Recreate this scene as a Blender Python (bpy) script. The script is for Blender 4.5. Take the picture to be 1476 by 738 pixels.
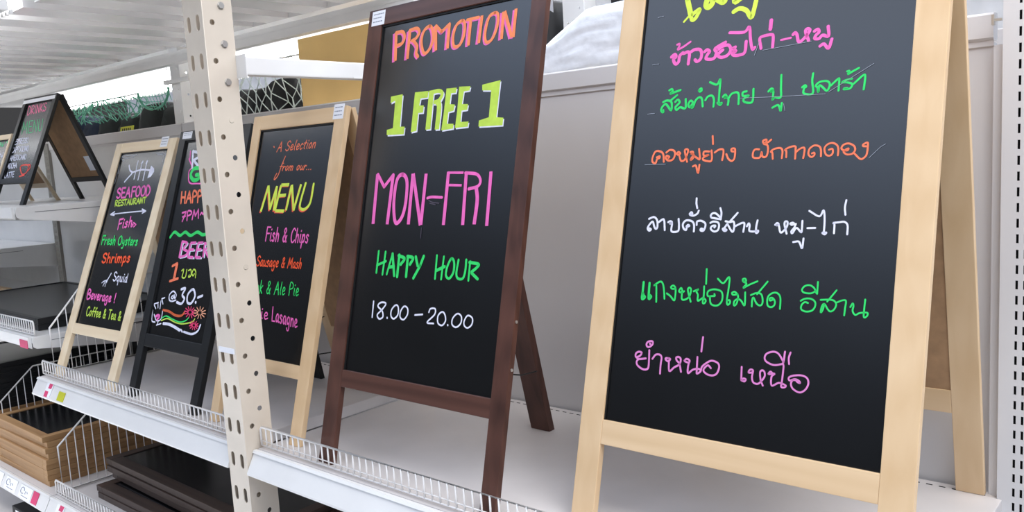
import bpy, bmesh, math, random
from mathutils import Vector, Matrix, Euler
random.seed(7)
S = bpy.context.scene
for o in list(bpy.data.objects): bpy.data.objects.remove(o)
COL = S.collection

BOARD = {
    'big': {'ul': 0.0473, 'vb': 0.186, 'ur': 0.5211, 'uor': 0.5681, 'vrb': 0.1428, 'x0': -0.8858, 'y0': 1.1337, 'yaw': 0.0045, 'tilt': 0.2585, 'z0': 0.9, 'vot': 1.03, 'vt': 0.985},
    'promo': {'ul': 0.0468, 'vb': 0.2116, 'ur': 0.492, 'vt': 0.9993, 'vot': 1.0383, 'uor': 0.5299, 'vrb': 0.1737, 'x0': -1.5356, 'y0': 1.0582, 'yaw': 0.0044, 'tilt': 0.2447, 'z0': 0.9},
    'menu': {'ul': 0.0355, 'vt': 0.7938, 'ur': 0.358, 'vb': 0.1881, 'vrb': 0.1549, 'vot': 0.8326, 'uor': 0.4013, 'x0': -2.0512, 'y0': 1.0826, 'yaw': 0.0124, 'tilt': 0.2743, 'z0': 0.9},
    'beer': {'ul': 0.0377, 'vt': 0.7992, 'vot': 0.8313, 'vb': 0.1939, 'vrb': 0.1554, 'uor': 0.399, 'x0': -2.5221, 'y0': 1.0778, 'yaw': 0.0068, 'tilt': 0.3192, 'z0': 0.9, 'ur': 0.3613},
    'sea': {'vot': 0.8348, 'uor': 0.4141, 'ul': 0.0456, 'vt': 0.7996, 'ur': 0.3693, 'vb': 0.1889, 'vrb': 0.1529, 'x0': -3.0182, 'y0': 1.0539, 'yaw': 0.0288, 'tilt': 0.3763, 'z0': 0.9},
    'drinks': {'vot': 0.4405, 'uor': 0.2829, 'ul': 0.0247, 'vt': 0.4218, 'ur': 0.254, 'vb': 0.1078, 'x0': -3.6018, 'y0': 1.1111, 'yaw': 0.0583, 'tilt': 0.4002, 'z0': 1.478, 'vrb': 0.0878},
    'small': {'x0': -3.97, 'y0': 1.13, 'yaw': 0.0, 'tilt': 0.384, 'z0': 1.478, 'ul': 0.018, 'ur': 0.282, 'uor': 0.3, 'vb': 0.08, 'vrb': 0.06, 'vt': 0.277, 'vot': 0.298},
}
# handwriting: strokes in tenths of a millimetre on each slate (kind, width, u, v, u, v ...)
WRITING = {
    'big': [
        ('yellow heading lettering', 'yellow', [[0,101,1229,9775,1195,9749,1260,9719,1323,9513,1431,9179],[1,73,1429,9202,1459,9096,1529,9119,1598,9265,1528,9242,1461,9197],[1,40,1302,9086,1390,9174],[1,104,1656,9630,1739,9629,1732,9465,1711,9324,1774,9281,1837,9359,1802,9476,2026,9327,2075,9407,2045,9596],[1,101,2188,9540,2277,9546,2256,9299,2385,9353,2579,9406,2591,9511],[1,81,2255,9119,2359,9159,2487,9104,2587,8966,2625,9099,2651,9265]]),
        ('pink first menu line lettering', 'pink', [[1,62,1117,8460,1180,8498,1210,8449,1159,8410,1211,8320,1270,8347,1283,8458,1339,8507],[1,61,1365,8493,1436,8511,1476,8467,1471,8290],[1,60,1508,8508,1566,8534,1674,8524,1717,8448,1704,8351,1641,8314,1597,8348],[1,59,1774,8474,1818,8502,1868,8462,1837,8422,1810,8349,1894,8321,1974,8340,1999,8435,1969,8504,2155,8592],[1,58,2116,8459,2069,8426,2032,8376,2101,8331,2212,8354,2267,8444,2217,8532,2104,8525,2040,8484],[1,57,2346,8481,2299,8457,2364,8410,2300,8382,2337,8338,2438,8332,2527,8368,2536,8554],[1,53,2219,8752,2489,8725,2570,8805,2613,8569,2661,8404,2702,8430],[1,52,2813,8399,2776,8563,2826,8603,2974,8613,3010,8567,3015,8393],[1,65,2951,8861,2948,8711],[1,35,3151,8495,3315,8510],[1,40,1210,8675,1259,8682,1252,8631,1233,8581,1339,8619,1472,8691],[1,53,3347,8561,3379,8587,3414,8541,3454,8423,3540,8473,3620,8589,3577,8624,3551,8579,3614,8422],[1,52,3695,8566,3748,8591,3771,8541,3726,8497,3711,8443,3780,8433,3834,8482,3930,8453,3911,8615],[1,51,3806,8306,3866,8334,3946,8252,3986,8397]]),
        ('green second menu line lettering', 'green', [[1,42,1038,7633,1112,7657,1191,7633,1220,7578,1217,7466,1148,7543,1092,7592,1034,7552,1011,7485,1056,7443,1054,7482],[1,41,1189,7650,1309,7735],[1,42,1141,7840,1190,7857,1209,7820,1168,7776,1250,7796,1367,7823],[1,41,1284,7614,1333,7651,1375,7606,1349,7567,1298,7517,1330,7466,1393,7509,1500,7484,1490,7648],[1,40,1641,7502,1580,7494,1552,7550,1590,7612,1638,7570,1601,7506,1647,7488,1686,7604,1753,7657,1807,7622,1835,7489],[1,40,1733,7780,1773,7816,1787,7779,1757,7759,1737,7783],[1,39,1878,7596,1919,7655,1996,7663,2039,7589,2041,7466],[1,39,1932,7908,2069,7854,2123,7945,2128,7713,2137,7527,2190,7520,2162,7488,2112,7527],[1,39,2204,7627,2242,7660,2274,7614,2230,7598,2282,7606,2311,7565,2308,7476],[1,38,2305,7578,2359,7662,2453,7680,2492,7627,2500,7475],[1,38,2626,7681,2562,7669,2571,7606,2673,7601,2587,7553,2602,7503,2701,7476,2751,7513,2746,7709],[1,36,3011,7642,3056,7686,3089,7666,3054,7628,3095,7644,3096,7498,3109,7519,3133,7532,3229,7524,3221,7685,3209,7898],[1,36,3104,7362,3184,7397,3218,7372,3249,7297,3257,7425],[1,35,3575,7657,3619,7686,3639,7657,3608,7635,3612,7551,3754,7541,3729,7746,3734,7868],[1,34,3840,7557,3823,7626,3792,7666,3857,7718,3963,7719,4012,7668,3998,7587,3964,7566,3900,7631,3848,7658,3843,7566],[1,34,4034,7642,4137,7737,4156,7714,4158,7548],[1,33,4350,7717,4266,7705,4202,7673,4281,7665,4357,7631,4334,7567,4243,7559,4244,7573,4288,7575],[1,33,4267,7843,4301,7844,4282,7796,4358,7836,4440,7876],[1,33,4380,7631,4511,7751,4546,7732,4539,7530]]),
        ('orange third menu line lettering', 'orange', [[1,38,1019,6621,1074,6639,1074,6605,1029,6590,1003,6514,938,6544,932,6624,982,6729,1080,6725,1145,6670,1170,6535],[1,37,1205,6701,1269,6743,1354,6726,1383,6659,1348,6569,1259,6553,1204,6599,1219,6642,1275,6617,1257,6600],[1,37,1420,6664,1446,6700,1487,6668,1441,6650],[1,36,1473,6628,1515,6539,1587,6559,1637,6712,1590,6741,1572,6702,1635,6517],[1,36,1683,6686,1726,6691,1738,6650,1696,6663,1754,6630,1745,6577,1701,6545,1742,6614,1817,6580,1877,6555,1845,6734],[1,36,1756,6430,1802,6446,1827,6414,1867,6310,1880,6455],[1,35,2042,6680,1950,6684,1936,6641,1958,6607,2041,6621,1946,6582,1948,6535,2081,6508,2104,6562,2083,6696],[1,35,2079,6946,2100,6808],[1,35,2146,6658,2222,6704,2298,6700,2309,6618,2298,6521],[1,34,2364,6620,2410,6536,2475,6498,2518,6545,2519,6673,2500,6710,2451,6706,2455,6666,2501,6658],[1,33,2939,6674,2875,6677,2842,6636,2843,6553,2896,6530,2968,6541,2989,6629,3003,6561,3041,6538,3082,6564,3094,6669,3074,6738,3021,6757],[1,33,3013,6765,2994,6813,3048,6831,3054,6798,3031,6764,3091,6789,3133,6826],[1,32,3188,6504,3171,6607,3145,6629,3202,6668,3300,6677,3340,6629,3339,6511],[1,32,3412,6522,3403,6626,3383,6645,3454,6684,3543,6693,3555,6633,3560,6493],[1,31,3565,6598,3622,6648,3689,6665,3701,6599,3690,6497],[1,31,3825,6566,3858,6575,3864,6537,3817,6508,3769,6555,3779,6640,3849,6691,3930,6673,3961,6614,3969,6515],[1,30,4086,6612,4138,6622,4147,6551,4101,6516,4042,6543,4015,6638,4060,6700,4137,6716,4204,6679,4229,6614,4230,6517],[1,30,4339,6599,4382,6617,4365,6588,4301,6597,4275,6632,4307,6681,4382,6696,4461,6653,4483,6589,4445,6534,4370,6524,4319,6557,4321,6587],[1,29,4477,6534,4564,6450,4614,6455,4659,6515,4666,6655,4655,6695,4600,6672,4596,6645,4643,6637]]),
        ('white fourth menu line lettering', 'white', [[1,37,984,5505,1078,5537,1144,5493,1168,5412,1168,5345,1139,5327,1104,5371,1064,5454,1001,5397,974,5329,1013,5291,1045,5316,1008,5333],[1,37,1187,5446,1265,5498,1298,5467,1324,5307],[1,36,1379,5448,1419,5466,1455,5446,1412,5415,1457,5426,1460,5289,1585,5291,1598,5377,1577,5507],[1,36,1744,5379,1770,5403,1798,5386,1753,5366,1743,5316,1693,5339,1670,5418,1726,5481,1836,5469,1885,5407,1893,5292],[1,35,1782,5596,1812,5626,1834,5596,1788,5580,1861,5566,1929,5603,1950,5653],[1,35,1888,5867,1894,5773,1917,5697],[1,35,1935,5405,1939,5464,2013,5477,2092,5435,2098,5371,2072,5308,2019,5311,2023,5341,2063,5335],[1,34,2188,5443,2238,5466,2322,5454,2352,5399,2335,5319,2269,5298,2205,5340,2225,5389,2284,5396,2269,5366],[1,34,2184,5552,2204,5601,2265,5608,2340,5553,2364,5511,2260,5523,2192,5539],[1,34,2346,5696,2374,5617,2372,5504],[1,34,2463,5474,2539,5459,2605,5469,2626,5390,2615,5304,2580,5316,2518,5401,2495,5424,2454,5362,2422,5343,2459,5308,2496,5325,2459,5341],[1,34,2532,5459,2665,5615],[1,33,2640,5390,2754,5446,2801,5434,2794,5301],[1,33,2848,5393,2874,5441,2896,5406,2898,5319,2990,5310,3046,5325,3043,5293,3013,5292,3010,5395,3024,5492],[1,32,3325,5423,3357,5452,3382,5430,3338,5411,3386,5412,3415,5315,3451,5306,3517,5389,3526,5468,3487,5477,3480,5425,3526,5283],[1,31,3570,5442,3609,5460,3635,5439,3590,5426],[1,31,3661,5439,3640,5379,3599,5320,3620,5291,3676,5377,3741,5323,3765,5323,3763,5491],[1,31,3644,5151,3725,5163,3758,5124,3794,5057,3804,5212],[1,30,3852,5376,3973,5381],[1,30,3859,5649,4023,5563,4079,5659,4106,5538,4112,5329,4087,5309,4127,5282,4151,5310,4119,5307],[1,30,4268,5302,4263,5443,4241,5460,4334,5473,4413,5479,4462,5425,4467,5289],[1,29,4414,5814,4401,5702,4417,5588]]),
        ('bright green fifth menu line lettering', 'green', [[1,45,1003,4367,1003,4219,1002,4069,1059,4103,1030,4131,1011,4175],[1,45,1125,4359,1128,4212,1139,4081,1183,4119,1153,4146],[1,34,1295,4037,1269,4296,1248,4336,1211,4315,1326,4393,1388,4367,1427,4246,1451,4103],[1,33,1486,4198,1562,4156,1643,4087,1657,4187,1645,4301,1599,4342,1556,4313,1584,4285,1638,4289],[1,33,1818,4256,1775,4231,1719,4250,1751,4307,1779,4268,1786,4126,1852,4116,1926,4176,1946,4290,1910,4324,1887,4275,1959,4087],[1,32,1999,4267,2087,4306,2047,4270,2081,4215,2092,4111,2181,4165,2236,4126,2213,4077,2183,4093,2192,4208,2184,4362],[1,32,2201,4656,2215,4406],[1,31,2382,4246,2392,4214,2347,4209,2265,4206,2265,4284,2366,4323,2491,4303,2531,4231,2523,4132,2468,4067,2393,4055,2328,4089,2304,4201],[1,31,2420,4504,2523,4435,2604,4535,2630,4504,2625,4321,2614,4152,2633,4086,2672,4114,2663,4160,2614,4152],[1,30,2864,4489,2861,4521,2901,4530,2920,4492,2872,4480,2931,4451,2882,4379,2983,4437,3114,4500],[1,30,2794,4269,2717,4254,2694,4284,2739,4305,2794,4262,2807,4207,2787,4109,2748,4081,2746,4148,2801,4190,2862,4170,2931,4095,2922,4309],[1,30,3023,4270,3110,4308,3190,4299,3225,4223,3225,4141,3185,4113,3125,4147,3074,4230,3052,4197,3055,4087],[1,30,3126,4291,3284,4503],[1,29,3398,4221,3349,4204,3346,4242,3392,4245,3431,4196,3423,4131,3370,4100,3314,4134,3310,4256,3378,4325,3461,4330,3516,4256,3524,4085],[1,28,4065,4402,3990,4361,3883,4367,3849,4408,3888,4468,3966,4485,4035,4446,4074,4373],[1,28,4086,4543,4088,4361],[1,28,3844,4236,3905,4271,3997,4277,4065,4236,4072,4161,4025,4095,3935,4075,3862,4106,3863,4172,3909,4219,3960,4209],[1,27,4150,4271,4255,4282,4345,4276,4387,4223,4368,4148,4314,4105,4267,4137,4210,4214,4175,4169,4165,4080,4192,4118,4210,4208],[1,27,4251,4252,4377,4432],[1,27,4398,4250,4470,4284,4527,4282,4523,4170,4519,4064],[1,26,4598,4194,4628,4251,4643,4217,4636,4140,4678,4083,4742,4117,4848,4129,4845,4078,4803,4062,4800,4191,4805,4321]]),
        ('mauve last menu line lettering', 'mauve', [[1,35,1103,3127,1043,3137,989,3101,995,3042,1064,3063,1100,3111],[1,35,995,3042,1058,3012,1197,3038],[1,35,1057,3013,1020,2965,1042,2902,1137,2850,1214,2846,1263,2882,1265,2994,1251,3186],[1,35,1309,3324,1279,3347,1205,3326,1184,3274,1215,3240,1273,3260,1310,3313],[1,35,1253,3304,1257,3295],[1,34,1330,3047,1386,3123,1467,3132,1506,3087,1501,2957,1506,2811],[1,34,1641,3090,1593,3088,1588,3064,1639,3040,1676,3081,1626,3092],[1,34,1653,3052,1679,2878,1765,2950,1859,3015,1875,3104,1832,3135,1786,3117,1803,3070,1858,3025,1901,2893],[1,33,1954,3088,1983,3120,2039,3104,2035,3065,1982,3068,1947,3087],[1,33,2035,3072,2023,2969,2039,2885,2120,2956,2229,2979,2264,2949,2202,2900,2191,2940,2181,3174],[1,33,2250,3514,2243,3274],[1,32,2441,3020,2385,3061,2325,3006,2317,2955,2387,2911,2482,2904,2556,2948,2586,3051,2555,3118,2445,3143,2355,3095,2282,3026,2268,2964],[1,31,2975,3105,2985,2918,2983,2898,3040,2881,3062,2915,3021,2927,3004,2901],[1,31,3099,3041,3128,3083,3169,3074,3161,3042,3100,3032],[1,30,3171,3050,3164,2955,3197,2882,3282,2880,3367,2995,3359,3074,3318,3093,3290,3052,3312,2934,3354,2856],[1,30,3430,3050,3458,3090,3488,3064,3437,3048],[1,29,3488,3064,3527,3062,3482,3010,3498,2876,3609,2934,3717,2909,3706,2878,3651,2877,3655,2956,3661,3191,3640,3238],[1,30,3655,3262,3570,3376,3485,3406,3377,3367,3344,3299,3375,3239,3490,3199,3598,3219,3651,3258,3664,3426],[1,29,3753,3422,3732,3337,3745,3243],[1,29,3934,2974,3893,2988,3872,3008,3822,3002,3800,2947,3833,2876,3940,2832,4027,2883,4068,2983,4038,3066,3944,3093,3816,3070,3759,3033,3776,2992,3857,3023,3925,3002,3938,2974]]),
        ('faint pencilled guide line', 'scratch', [[0,10,756,9244,871,9252],[0,10,738,8356,869,8354],[0,10,739,7434,884,7436],[0,9,787,6493,1216,6490],[0,8,2532,7571,3164,7538,3957,7511],[0,8,4009,7540,4660,7921],[0,8,2852,8359,3663,8404],[0,9,2776,8524,2712,8294],[0,7,4698,6458,4856,6620,4922,6659],[0,8,3292,7411,3325,7293]]),
    ],
    'promo': [
        ('pink shadow of PROMOTION lettering', 'pink', [[5,90,875,9750,952,9079],[5,88,1338,9729,1353,9076],[5,84,2157,9722,2244,9154],[5,82,2581,9703,2598,9152],[5,80,3205,9684,3213,9136],[5,78,3520,9730,3505,9150],[5,76,4110,9720,4126,9153],[5,75,4141,9725,4400,9152],[5,74,4440,9728,4439,9147],[1,70,898,9731,1114,9723,1202,9586,1141,9459,997,9428],[1,68,1359,9722,1581,9735,1677,9632,1585,9511,1463,9472],[1,68,1494,9479,1646,9325,1645,9170,1716,9084],[1,67,1990,9724,1818,9634,1777,9397,1895,9139,2043,9186,2137,9371,2103,9594,1997,9723],[1,63,2978,9699,2816,9621,2753,9395,2809,9174,2968,9175,3066,9352,3063,9606,2984,9698],[1,60,3891,9726,3739,9651,3678,9350,3729,9141,3886,9177,3988,9408,3989,9653,3896,9725],[0,65,2212,9699,2402,9541,2619,9682],[0,62,3139,9690,3461,9697]]),
        ('orange PROMOTION lettering', 'orange2', [[5,94,937,9773,1014,9103],[5,92,1399,9752,1413,9100],[5,88,2214,9744,2301,9177],[5,86,2636,9725,2653,9175],[5,83,3259,9705,3267,9159],[5,81,3572,9751,3557,9172],[5,79,4160,9741,4176,9175],[5,78,4190,9746,4449,9173],[5,77,4488,9749,4488,9168],[1,81,939,9761,1155,9753,1243,9617,1182,9489,1039,9459],[1,80,1399,9752,1621,9765,1716,9662,1625,9542,1503,9502],[1,79,1534,9509,1686,9356,1685,9200,1755,9114],[1,78,2029,9754,1857,9664,1816,9427,1934,9169,2081,9216,2175,9400,2141,9624,2035,9753],[1,74,3014,9728,2852,9650,2789,9424,2845,9203,3004,9204,3101,9381,3099,9634,3020,9727],[1,70,3925,9753,3773,9678,3712,9378,3763,9169,3919,9206,4021,9436,4022,9681,3930,9753],[0,72,2232,9731,2421,9573,2638,9714],[0,69,3158,9721,3479,9728]]),
        ('white shadow of 1 FREE 1 lettering', 'white', [[2,0,1043,8254,1430,8273,1456,7543,1610,7533,1607,7365,1047,7377,1027,7496,1226,7526,1203,8144,1053,8103],[2,0,1823,8279,2251,8270,2244,8126,2025,8125,2005,7972,2153,7959,2148,7805,2001,7806,2004,7414,1828,7394],[2,0,2790,8269,3094,8260,3083,8152,2946,8154,2938,7925,3092,7902,3070,7775,2922,7756,2918,7507,3112,7494,3113,7395,2771,7376,2790,7807],[2,0,3160,8274,3484,8252,3470,8165,3311,8160,3296,7895,3472,7880,3462,7764,3303,7756,3310,7520,3537,7514,3526,7407,3166,7401,3179,7776],[2,0,3811,8249,4298,8296,4288,7547,4476,7524,4472,7374,3829,7387,3824,7513,4085,7561,4073,8108,3828,8131],[5,153,2343,8271,2359,7423],[5,89,2330,8227,2570,8240,2680,8169,2602,8034,2436,8001],[5,133,2549,8008,2627,7900,2635,7405]]),
        ('lime 1 FREE 1 lettering', 'lime', [[2,0,1010,8287,1397,8305,1424,7574,1578,7564,1575,7397,1013,7409,994,7528,1193,7558,1170,8177,1019,8136],[2,0,1791,8311,2220,8301,2213,8158,1994,8157,1973,8003,2122,7991,2117,7837,1970,7838,1973,7445,1797,7425],[2,0,2761,8300,3066,8291,3054,8182,2917,8185,2909,7955,3064,7932,3042,7805,2893,7786,2889,7537,3083,7523,3084,7424,2741,7406,2760,7837],[2,0,3132,8304,3457,8282,3443,8195,3283,8190,3268,7925,3444,7910,3434,7793,3275,7786,3282,7549,3510,7543,3499,7436,3138,7431,3150,7806],[2,0,3784,8279,4272,8325,4262,7575,4450,7552,4446,7402,3802,7416,3797,7542,4059,7590,4047,8137,3801,8161],[5,153,2312,8303,2328,7453],[5,89,2299,8259,2540,8271,2650,8200,2571,8065,2406,8032],[5,133,2519,8039,2597,7931,2605,7435]]),
        ('pink MON-FRI lettering', 'pink', [[5,100,850,6532,887,5406],[5,98,1380,6506,1362,5401],[5,94,2015,6509,2043,5408],[5,93,2024,6509,2419,5392],[5,92,2425,6497,2432,5402],[5,89,3089,6517,3105,5406],[5,86,3600,6501,3652,5412],[5,83,4273,6486,4306,5401],[0,80,867,6521,1122,6239,1382,6500],[1,92,1682,6498,1520,6367,1504,5868,1626,5445,1806,5549,1883,5866,1852,6339,1688,6498],[1,59,2544,5972,2668,5993,2977,5982],[5,51,3064,6498,3523,6484],[5,51,3130,6237,3508,6224],[1,66,3577,6479,3894,6441,4015,6308,3955,6196,3716,6147],[5,91,3920,6168,3982,5911,3966,5429]]),
        ('green HAPPY HOUR lettering', 'green', [[0,56,1186,4804,1184,4331],[0,56,1414,4798,1393,4301],[0,56,1177,4493,1457,4593],[0,55,1531,4313,1648,4760],[0,51,3014,4774,3030,4295],[0,50,3219,4756,3208,4292],[0,48,3967,4686,3971,4308],[0,73,1648,4760,1776,4299],[0,73,1578,4465,1732,4490],[0,73,1868,4742,1873,4278],[0,71,2141,4725,2153,4292],[0,70,2388,4721,2473,4536],[0,70,2626,4742,2547,4539,2383,4273],[0,68,3033,4459,3268,4552],[1,72,1850,4728,2045,4674,1946,4544],[1,71,2129,4724,2309,4692,2233,4556],[1,64,3952,4668,4197,4642,4158,4572,4035,4482],[1,64,4039,4458,4212,4351],[1,56,3434,4722,3345,4548,3336,4373,3442,4322,3536,4458,3524,4656,3441,4722],[1,55,3643,4705,3621,4437,3681,4334,3815,4342,3860,4498,3856,4713]]),
        ('white opening hours lettering', 'white', [[1,39,1202,3699,1212,3351],[1,39,1609,3681,1447,3690,1361,3604,1518,3509,1559,3386,1446,3336,1372,3418,1512,3543,1610,3675],[1,38,1698,3384,1704,3371],[1,38,1926,3667,1815,3559,1817,3428,1916,3376,2028,3471,2018,3627,1934,3668],[1,37,2197,3661,2107,3556,2109,3426,2223,3384,2323,3495,2310,3623,2205,3662],[1,36,2553,3509,2777,3538],[1,35,2957,3597,2993,3671,3127,3681,3127,3561,2935,3387,3126,3381],[1,35,3335,3635,3233,3545,3254,3402,3376,3364,3458,3465,3423,3585,3342,3635],[1,34,3532,3390,3537,3378],[1,34,3766,3632,3652,3530,3653,3408,3772,3363,3887,3453,3884,3586,3773,3633],[1,33,4053,3619,3976,3509,3990,3414,4087,3379,4185,3455,4185,3575,4060,3620]]),
        ('smudged chalk dust', 'smudge', [[1,21,2594,5922,2713,5881,2912,5860],[1,21,2632,5862,2805,5831],[1,16,2462,5343,2472,5203,2479,5124]]),
    ],
    'menu': [
        ('orange A Selection from our lettering', 'orange', [[0,32,1205,7306,1373,7568,1397,7309],[0,32,1264,7406,1398,7412],[1,31,1793,7531,1739,7570,1655,7523,1668,7461,1745,7421,1736,7351,1652,7312,1597,7350],[1,31,1816,7386,1901,7404,1914,7456,1870,7468,1814,7391,1831,7319,1911,7346],[0,31,2046,7571,1974,7367,1993,7321],[1,31,2077,7388,2161,7407,2174,7458,2130,7470,2076,7393,2092,7322,2171,7349],[1,31,2340,7447,2297,7471,2230,7395,2248,7319,2321,7351],[0,30,2466,7548,2392,7359,2430,7327],[0,30,2391,7477,2486,7483],[0,30,2543,7468,2509,7348,2532,7328],[0,30,2565,7529,2571,7539],[1,30,2674,7475,2608,7411,2618,7329,2681,7362,2711,7430,2674,7475],[0,30,2785,7470,2744,7326],[1,30,2770,7413,2836,7471,2864,7439,2843,7332],[1,31,1600,6972,1567,6983,1526,6922,1471,6780],[0,31,1464,6892,1568,6897],[0,31,1614,6897,1580,6779],[0,31,1599,6840,1651,6890,1692,6884],[1,31,1792,6899,1731,6849,1743,6782,1804,6808,1830,6862,1792,6899],[0,31,1898,6894,1867,6777],[1,31,1889,6848,1939,6894,1962,6867,1939,6777],[1,31,1960,6847,2010,6893,2037,6860,2018,6776],[1,30,2280,6894,2221,6845,2233,6779,2292,6804,2317,6858,2280,6894],[1,30,2386,6889,2365,6798,2400,6778,2458,6833,2478,6888,2451,6793,2469,6777],[0,30,2541,6888,2508,6773],[0,30,2527,6832,2576,6881,2615,6875],[0,30,2639,6772,2649,6778],[0,30,2724,6772,2734,6777],[0,30,2809,6771,2819,6777],[1,32,1634,7161,1533,6953,1431,6673,1307,6554,1267,6576,1353,6716],[1,37,1034,7457,1065,7436]]),
        ('red shadow of MENU lettering', 'red', [[5,59,1026,6353,840,5647],[5,59,1026,6353,1244,5703],[5,58,1418,6333,1244,5703],[5,58,1418,6333,1439,5678],[5,58,1602,6360,1483,5673],[5,57,1602,6360,1956,6360],[5,57,1566,6074,1877,6088],[5,57,1496,5673,1896,5666],[5,57,2069,6351,1974,5683],[5,56,2080,6358,2302,5679],[5,56,2471,6362,2302,5679],[1,55,2667,6373,2553,5839,2644,5705,2818,5722,2975,5885,3005,6347]]),
        ('yellow MENU lettering', 'yellow', [[5,89,1061,6389,875,5683],[5,88,1061,6389,1279,5739],[5,87,1452,6368,1279,5739],[5,87,1452,6368,1473,5713],[5,86,1636,6394,1517,5708],[5,86,1636,6394,1989,6395],[5,86,1600,6109,1910,6123],[5,86,1529,5708,1929,5701],[5,85,2102,6385,2007,5718],[5,84,2113,6392,2335,5713],[5,83,2503,6396,2335,5713],[1,77,2689,6416,2575,5883,2666,5749,2839,5765,2996,5928,3027,6390]]),
        ('pink Fish & Chips lettering', 'pink', [[0,43,1295,4901,1298,5272,1450,5269],[0,43,1297,5105,1415,5104],[0,43,1499,5114,1494,4937,1524,4908],[0,43,1506,5202,1510,5217],[1,43,1678,5082,1632,5120,1592,5065,1664,4980,1637,4900,1578,4929],[0,43,1759,5264,1746,4899],[1,43,1751,5027,1804,5110,1846,5062,1848,4899],[1,42,2204,4897,2085,5169,2128,5251,2162,5179,2061,5006,2092,4905,2157,4926,2206,5059],[1,41,2554,5198,2491,5253,2421,5164,2404,5039,2440,4913,2503,4895,2557,4948],[0,41,2623,5251,2610,4895],[1,41,2614,5019,2665,5101,2705,5054,2706,4894],[0,41,2790,5099,2784,4929,2812,4901],[0,41,2797,5184,2800,5198],[0,41,2882,5098,2866,4759],[1,40,2878,5035,2934,5105,2970,5016,2932,4904,2874,4936],[1,40,3120,5067,3078,5103,3041,5051,3107,4969,3081,4892,3027,4921]]),
        ('orange Sausage & Mash lettering', 'red2', [[1,36,1185,4457,1134,4497,1068,4448,1087,4384,1158,4341,1159,4268,1092,4227,1041,4268],[1,36,1313,4363,1272,4389,1218,4309,1235,4234,1289,4282,1320,4384,1303,4256,1323,4234],[1,36,1377,4384,1369,4261,1404,4235,1451,4310,1464,4385,1449,4257,1469,4235],[1,36,1593,4364,1558,4390,1523,4350,1576,4289,1549,4231,1503,4252],[1,35,1732,4364,1692,4390,1639,4311,1657,4237,1709,4285,1739,4385,1722,4258,1742,4237],[1,35,1875,4364,1835,4391,1783,4317,1809,4253,1865,4312,1877,4385,1841,4167,1785,4132,1768,4174],[1,35,1930,4307,1997,4325,2002,4378,1964,4391,1928,4312,1950,4239,2012,4265],[1,35,2279,4236,2199,4431,2238,4491,2262,4438,2170,4313,2189,4240,2242,4256,2290,4353],[0,34,2430,4237,2479,4496,2518,4315,2601,4495,2597,4238],[1,34,2739,4367,2702,4392,2652,4315,2668,4243,2717,4290,2746,4387,2730,4264,2748,4244],[1,34,2864,4367,2831,4393,2798,4354,2847,4296,2822,4239,2779,4259],[0,34,2935,4495,2904,4240],[1,33,2914,4329,2960,4388,2988,4355,2980,4240]]),
        ('green Steak & Ale Pie lettering', 'green', [[1,37,813,3797,743,3847,666,3785,697,3705,791,3653,801,3563,721,3511,651,3560],[0,37,923,3815,894,3564,946,3522],[0,37,861,3721,964,3729],[1,36,1021,3610,1107,3634,1107,3701,1056,3717,1018,3616,1055,3524,1133,3559],[1,36,1296,3687,1243,3719,1185,3619,1215,3527,1276,3587,1303,3713,1296,3555,1322,3529],[0,36,1385,3853,1373,3523],[0,36,1471,3722,1383,3622,1476,3525],[1,35,1831,3532,1709,3774,1753,3850,1788,3785,1685,3627,1717,3537,1783,3557,1833,3678],[0,35,2023,3536,2122,3859,2208,3539],[0,35,2056,3659,2184,3667],[0,34,2294,3861,2273,3605,2304,3548],[1,34,2371,3632,2450,3655,2450,3719,2403,3734,2368,3638,2401,3549,2474,3583],[1,34,2657,3548,2661,3865,2775,3840,2783,3746,2669,3700],[0,33,2860,3734,2855,3583,2882,3559],[0,34,2867,3810,2870,3822],[1,33,2941,3641,3017,3664,3018,3727,2973,3742,2938,3647,2971,3560,3041,3593]]),
        ('pink Lasagne lettering', 'pink', [[0,38,1606,3046,1612,2908,1656,2884],[0,38,1610,3114,1614,3126],[1,37,1738,2956,1851,2972,1847,3029,1777,3045,1733,2961,1790,2880,1893,2905],[0,39,2058,3209,2098,2859,2223,2856],[1,39,2347,3011,2291,3050,2255,2950,2299,2850,2345,2908,2349,3038,2369,2872,2398,2842],[1,38,2502,2998,2453,3036,2424,2987,2505,2902,2492,2827,2432,2860],[1,38,2662,2984,2607,3023,2571,2923,2614,2825,2660,2882,2664,3011,2683,2846,2712,2817],[1,38,2826,2970,2772,3009,2735,2917,2785,2831,2831,2902,2822,2998,2847,2715,2794,2675,2761,2732],[0,38,2891,2992,2919,2794],[1,38,2903,2913,2942,2987,2985,2940,3014,2793],[1,37,3069,2876,3139,2893,3129,2961,3082,2982,3065,2883,3112,2785,3175,2813]]),
    ],
    'beer': [
        ('pink shadow lettering', 'pink', [[1,48,724,7421,992,7147,882,7008,974,6719,1165,6620,1434,6614,1761,6607],[1,49,724,7662,789,7370]]),
        ('white R lettering', 'white', [[1,92,881,7655,1037,7122],[1,91,885,7645,1219,7591,1300,7468,1037,7360],[1,90,1037,7360,1449,7117]]),
        ('green G lettering', 'green', [[1,126,1488,7106,1143,7080,1037,6884,1276,6726,1553,6766,1553,6883,1357,6889]]),
        ('orange HAPPY lettering', 'orange', [[0,73,785,6010,703,6362],[0,73,1010,6015,929,6365],[0,73,744,6186,970,6190],[0,72,1094,6017,1162,6368,1379,6023],[0,72,1113,6150,1308,6161],[1,71,1471,6025,1393,6371,1579,6346,1616,6243,1448,6191],[1,70,1770,6032,1693,6375,1876,6350,1913,6247,1747,6196],[0,70,1965,6378,2120,6210,2200,6381],[0,69,2120,6210,2143,6040]]),
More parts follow.
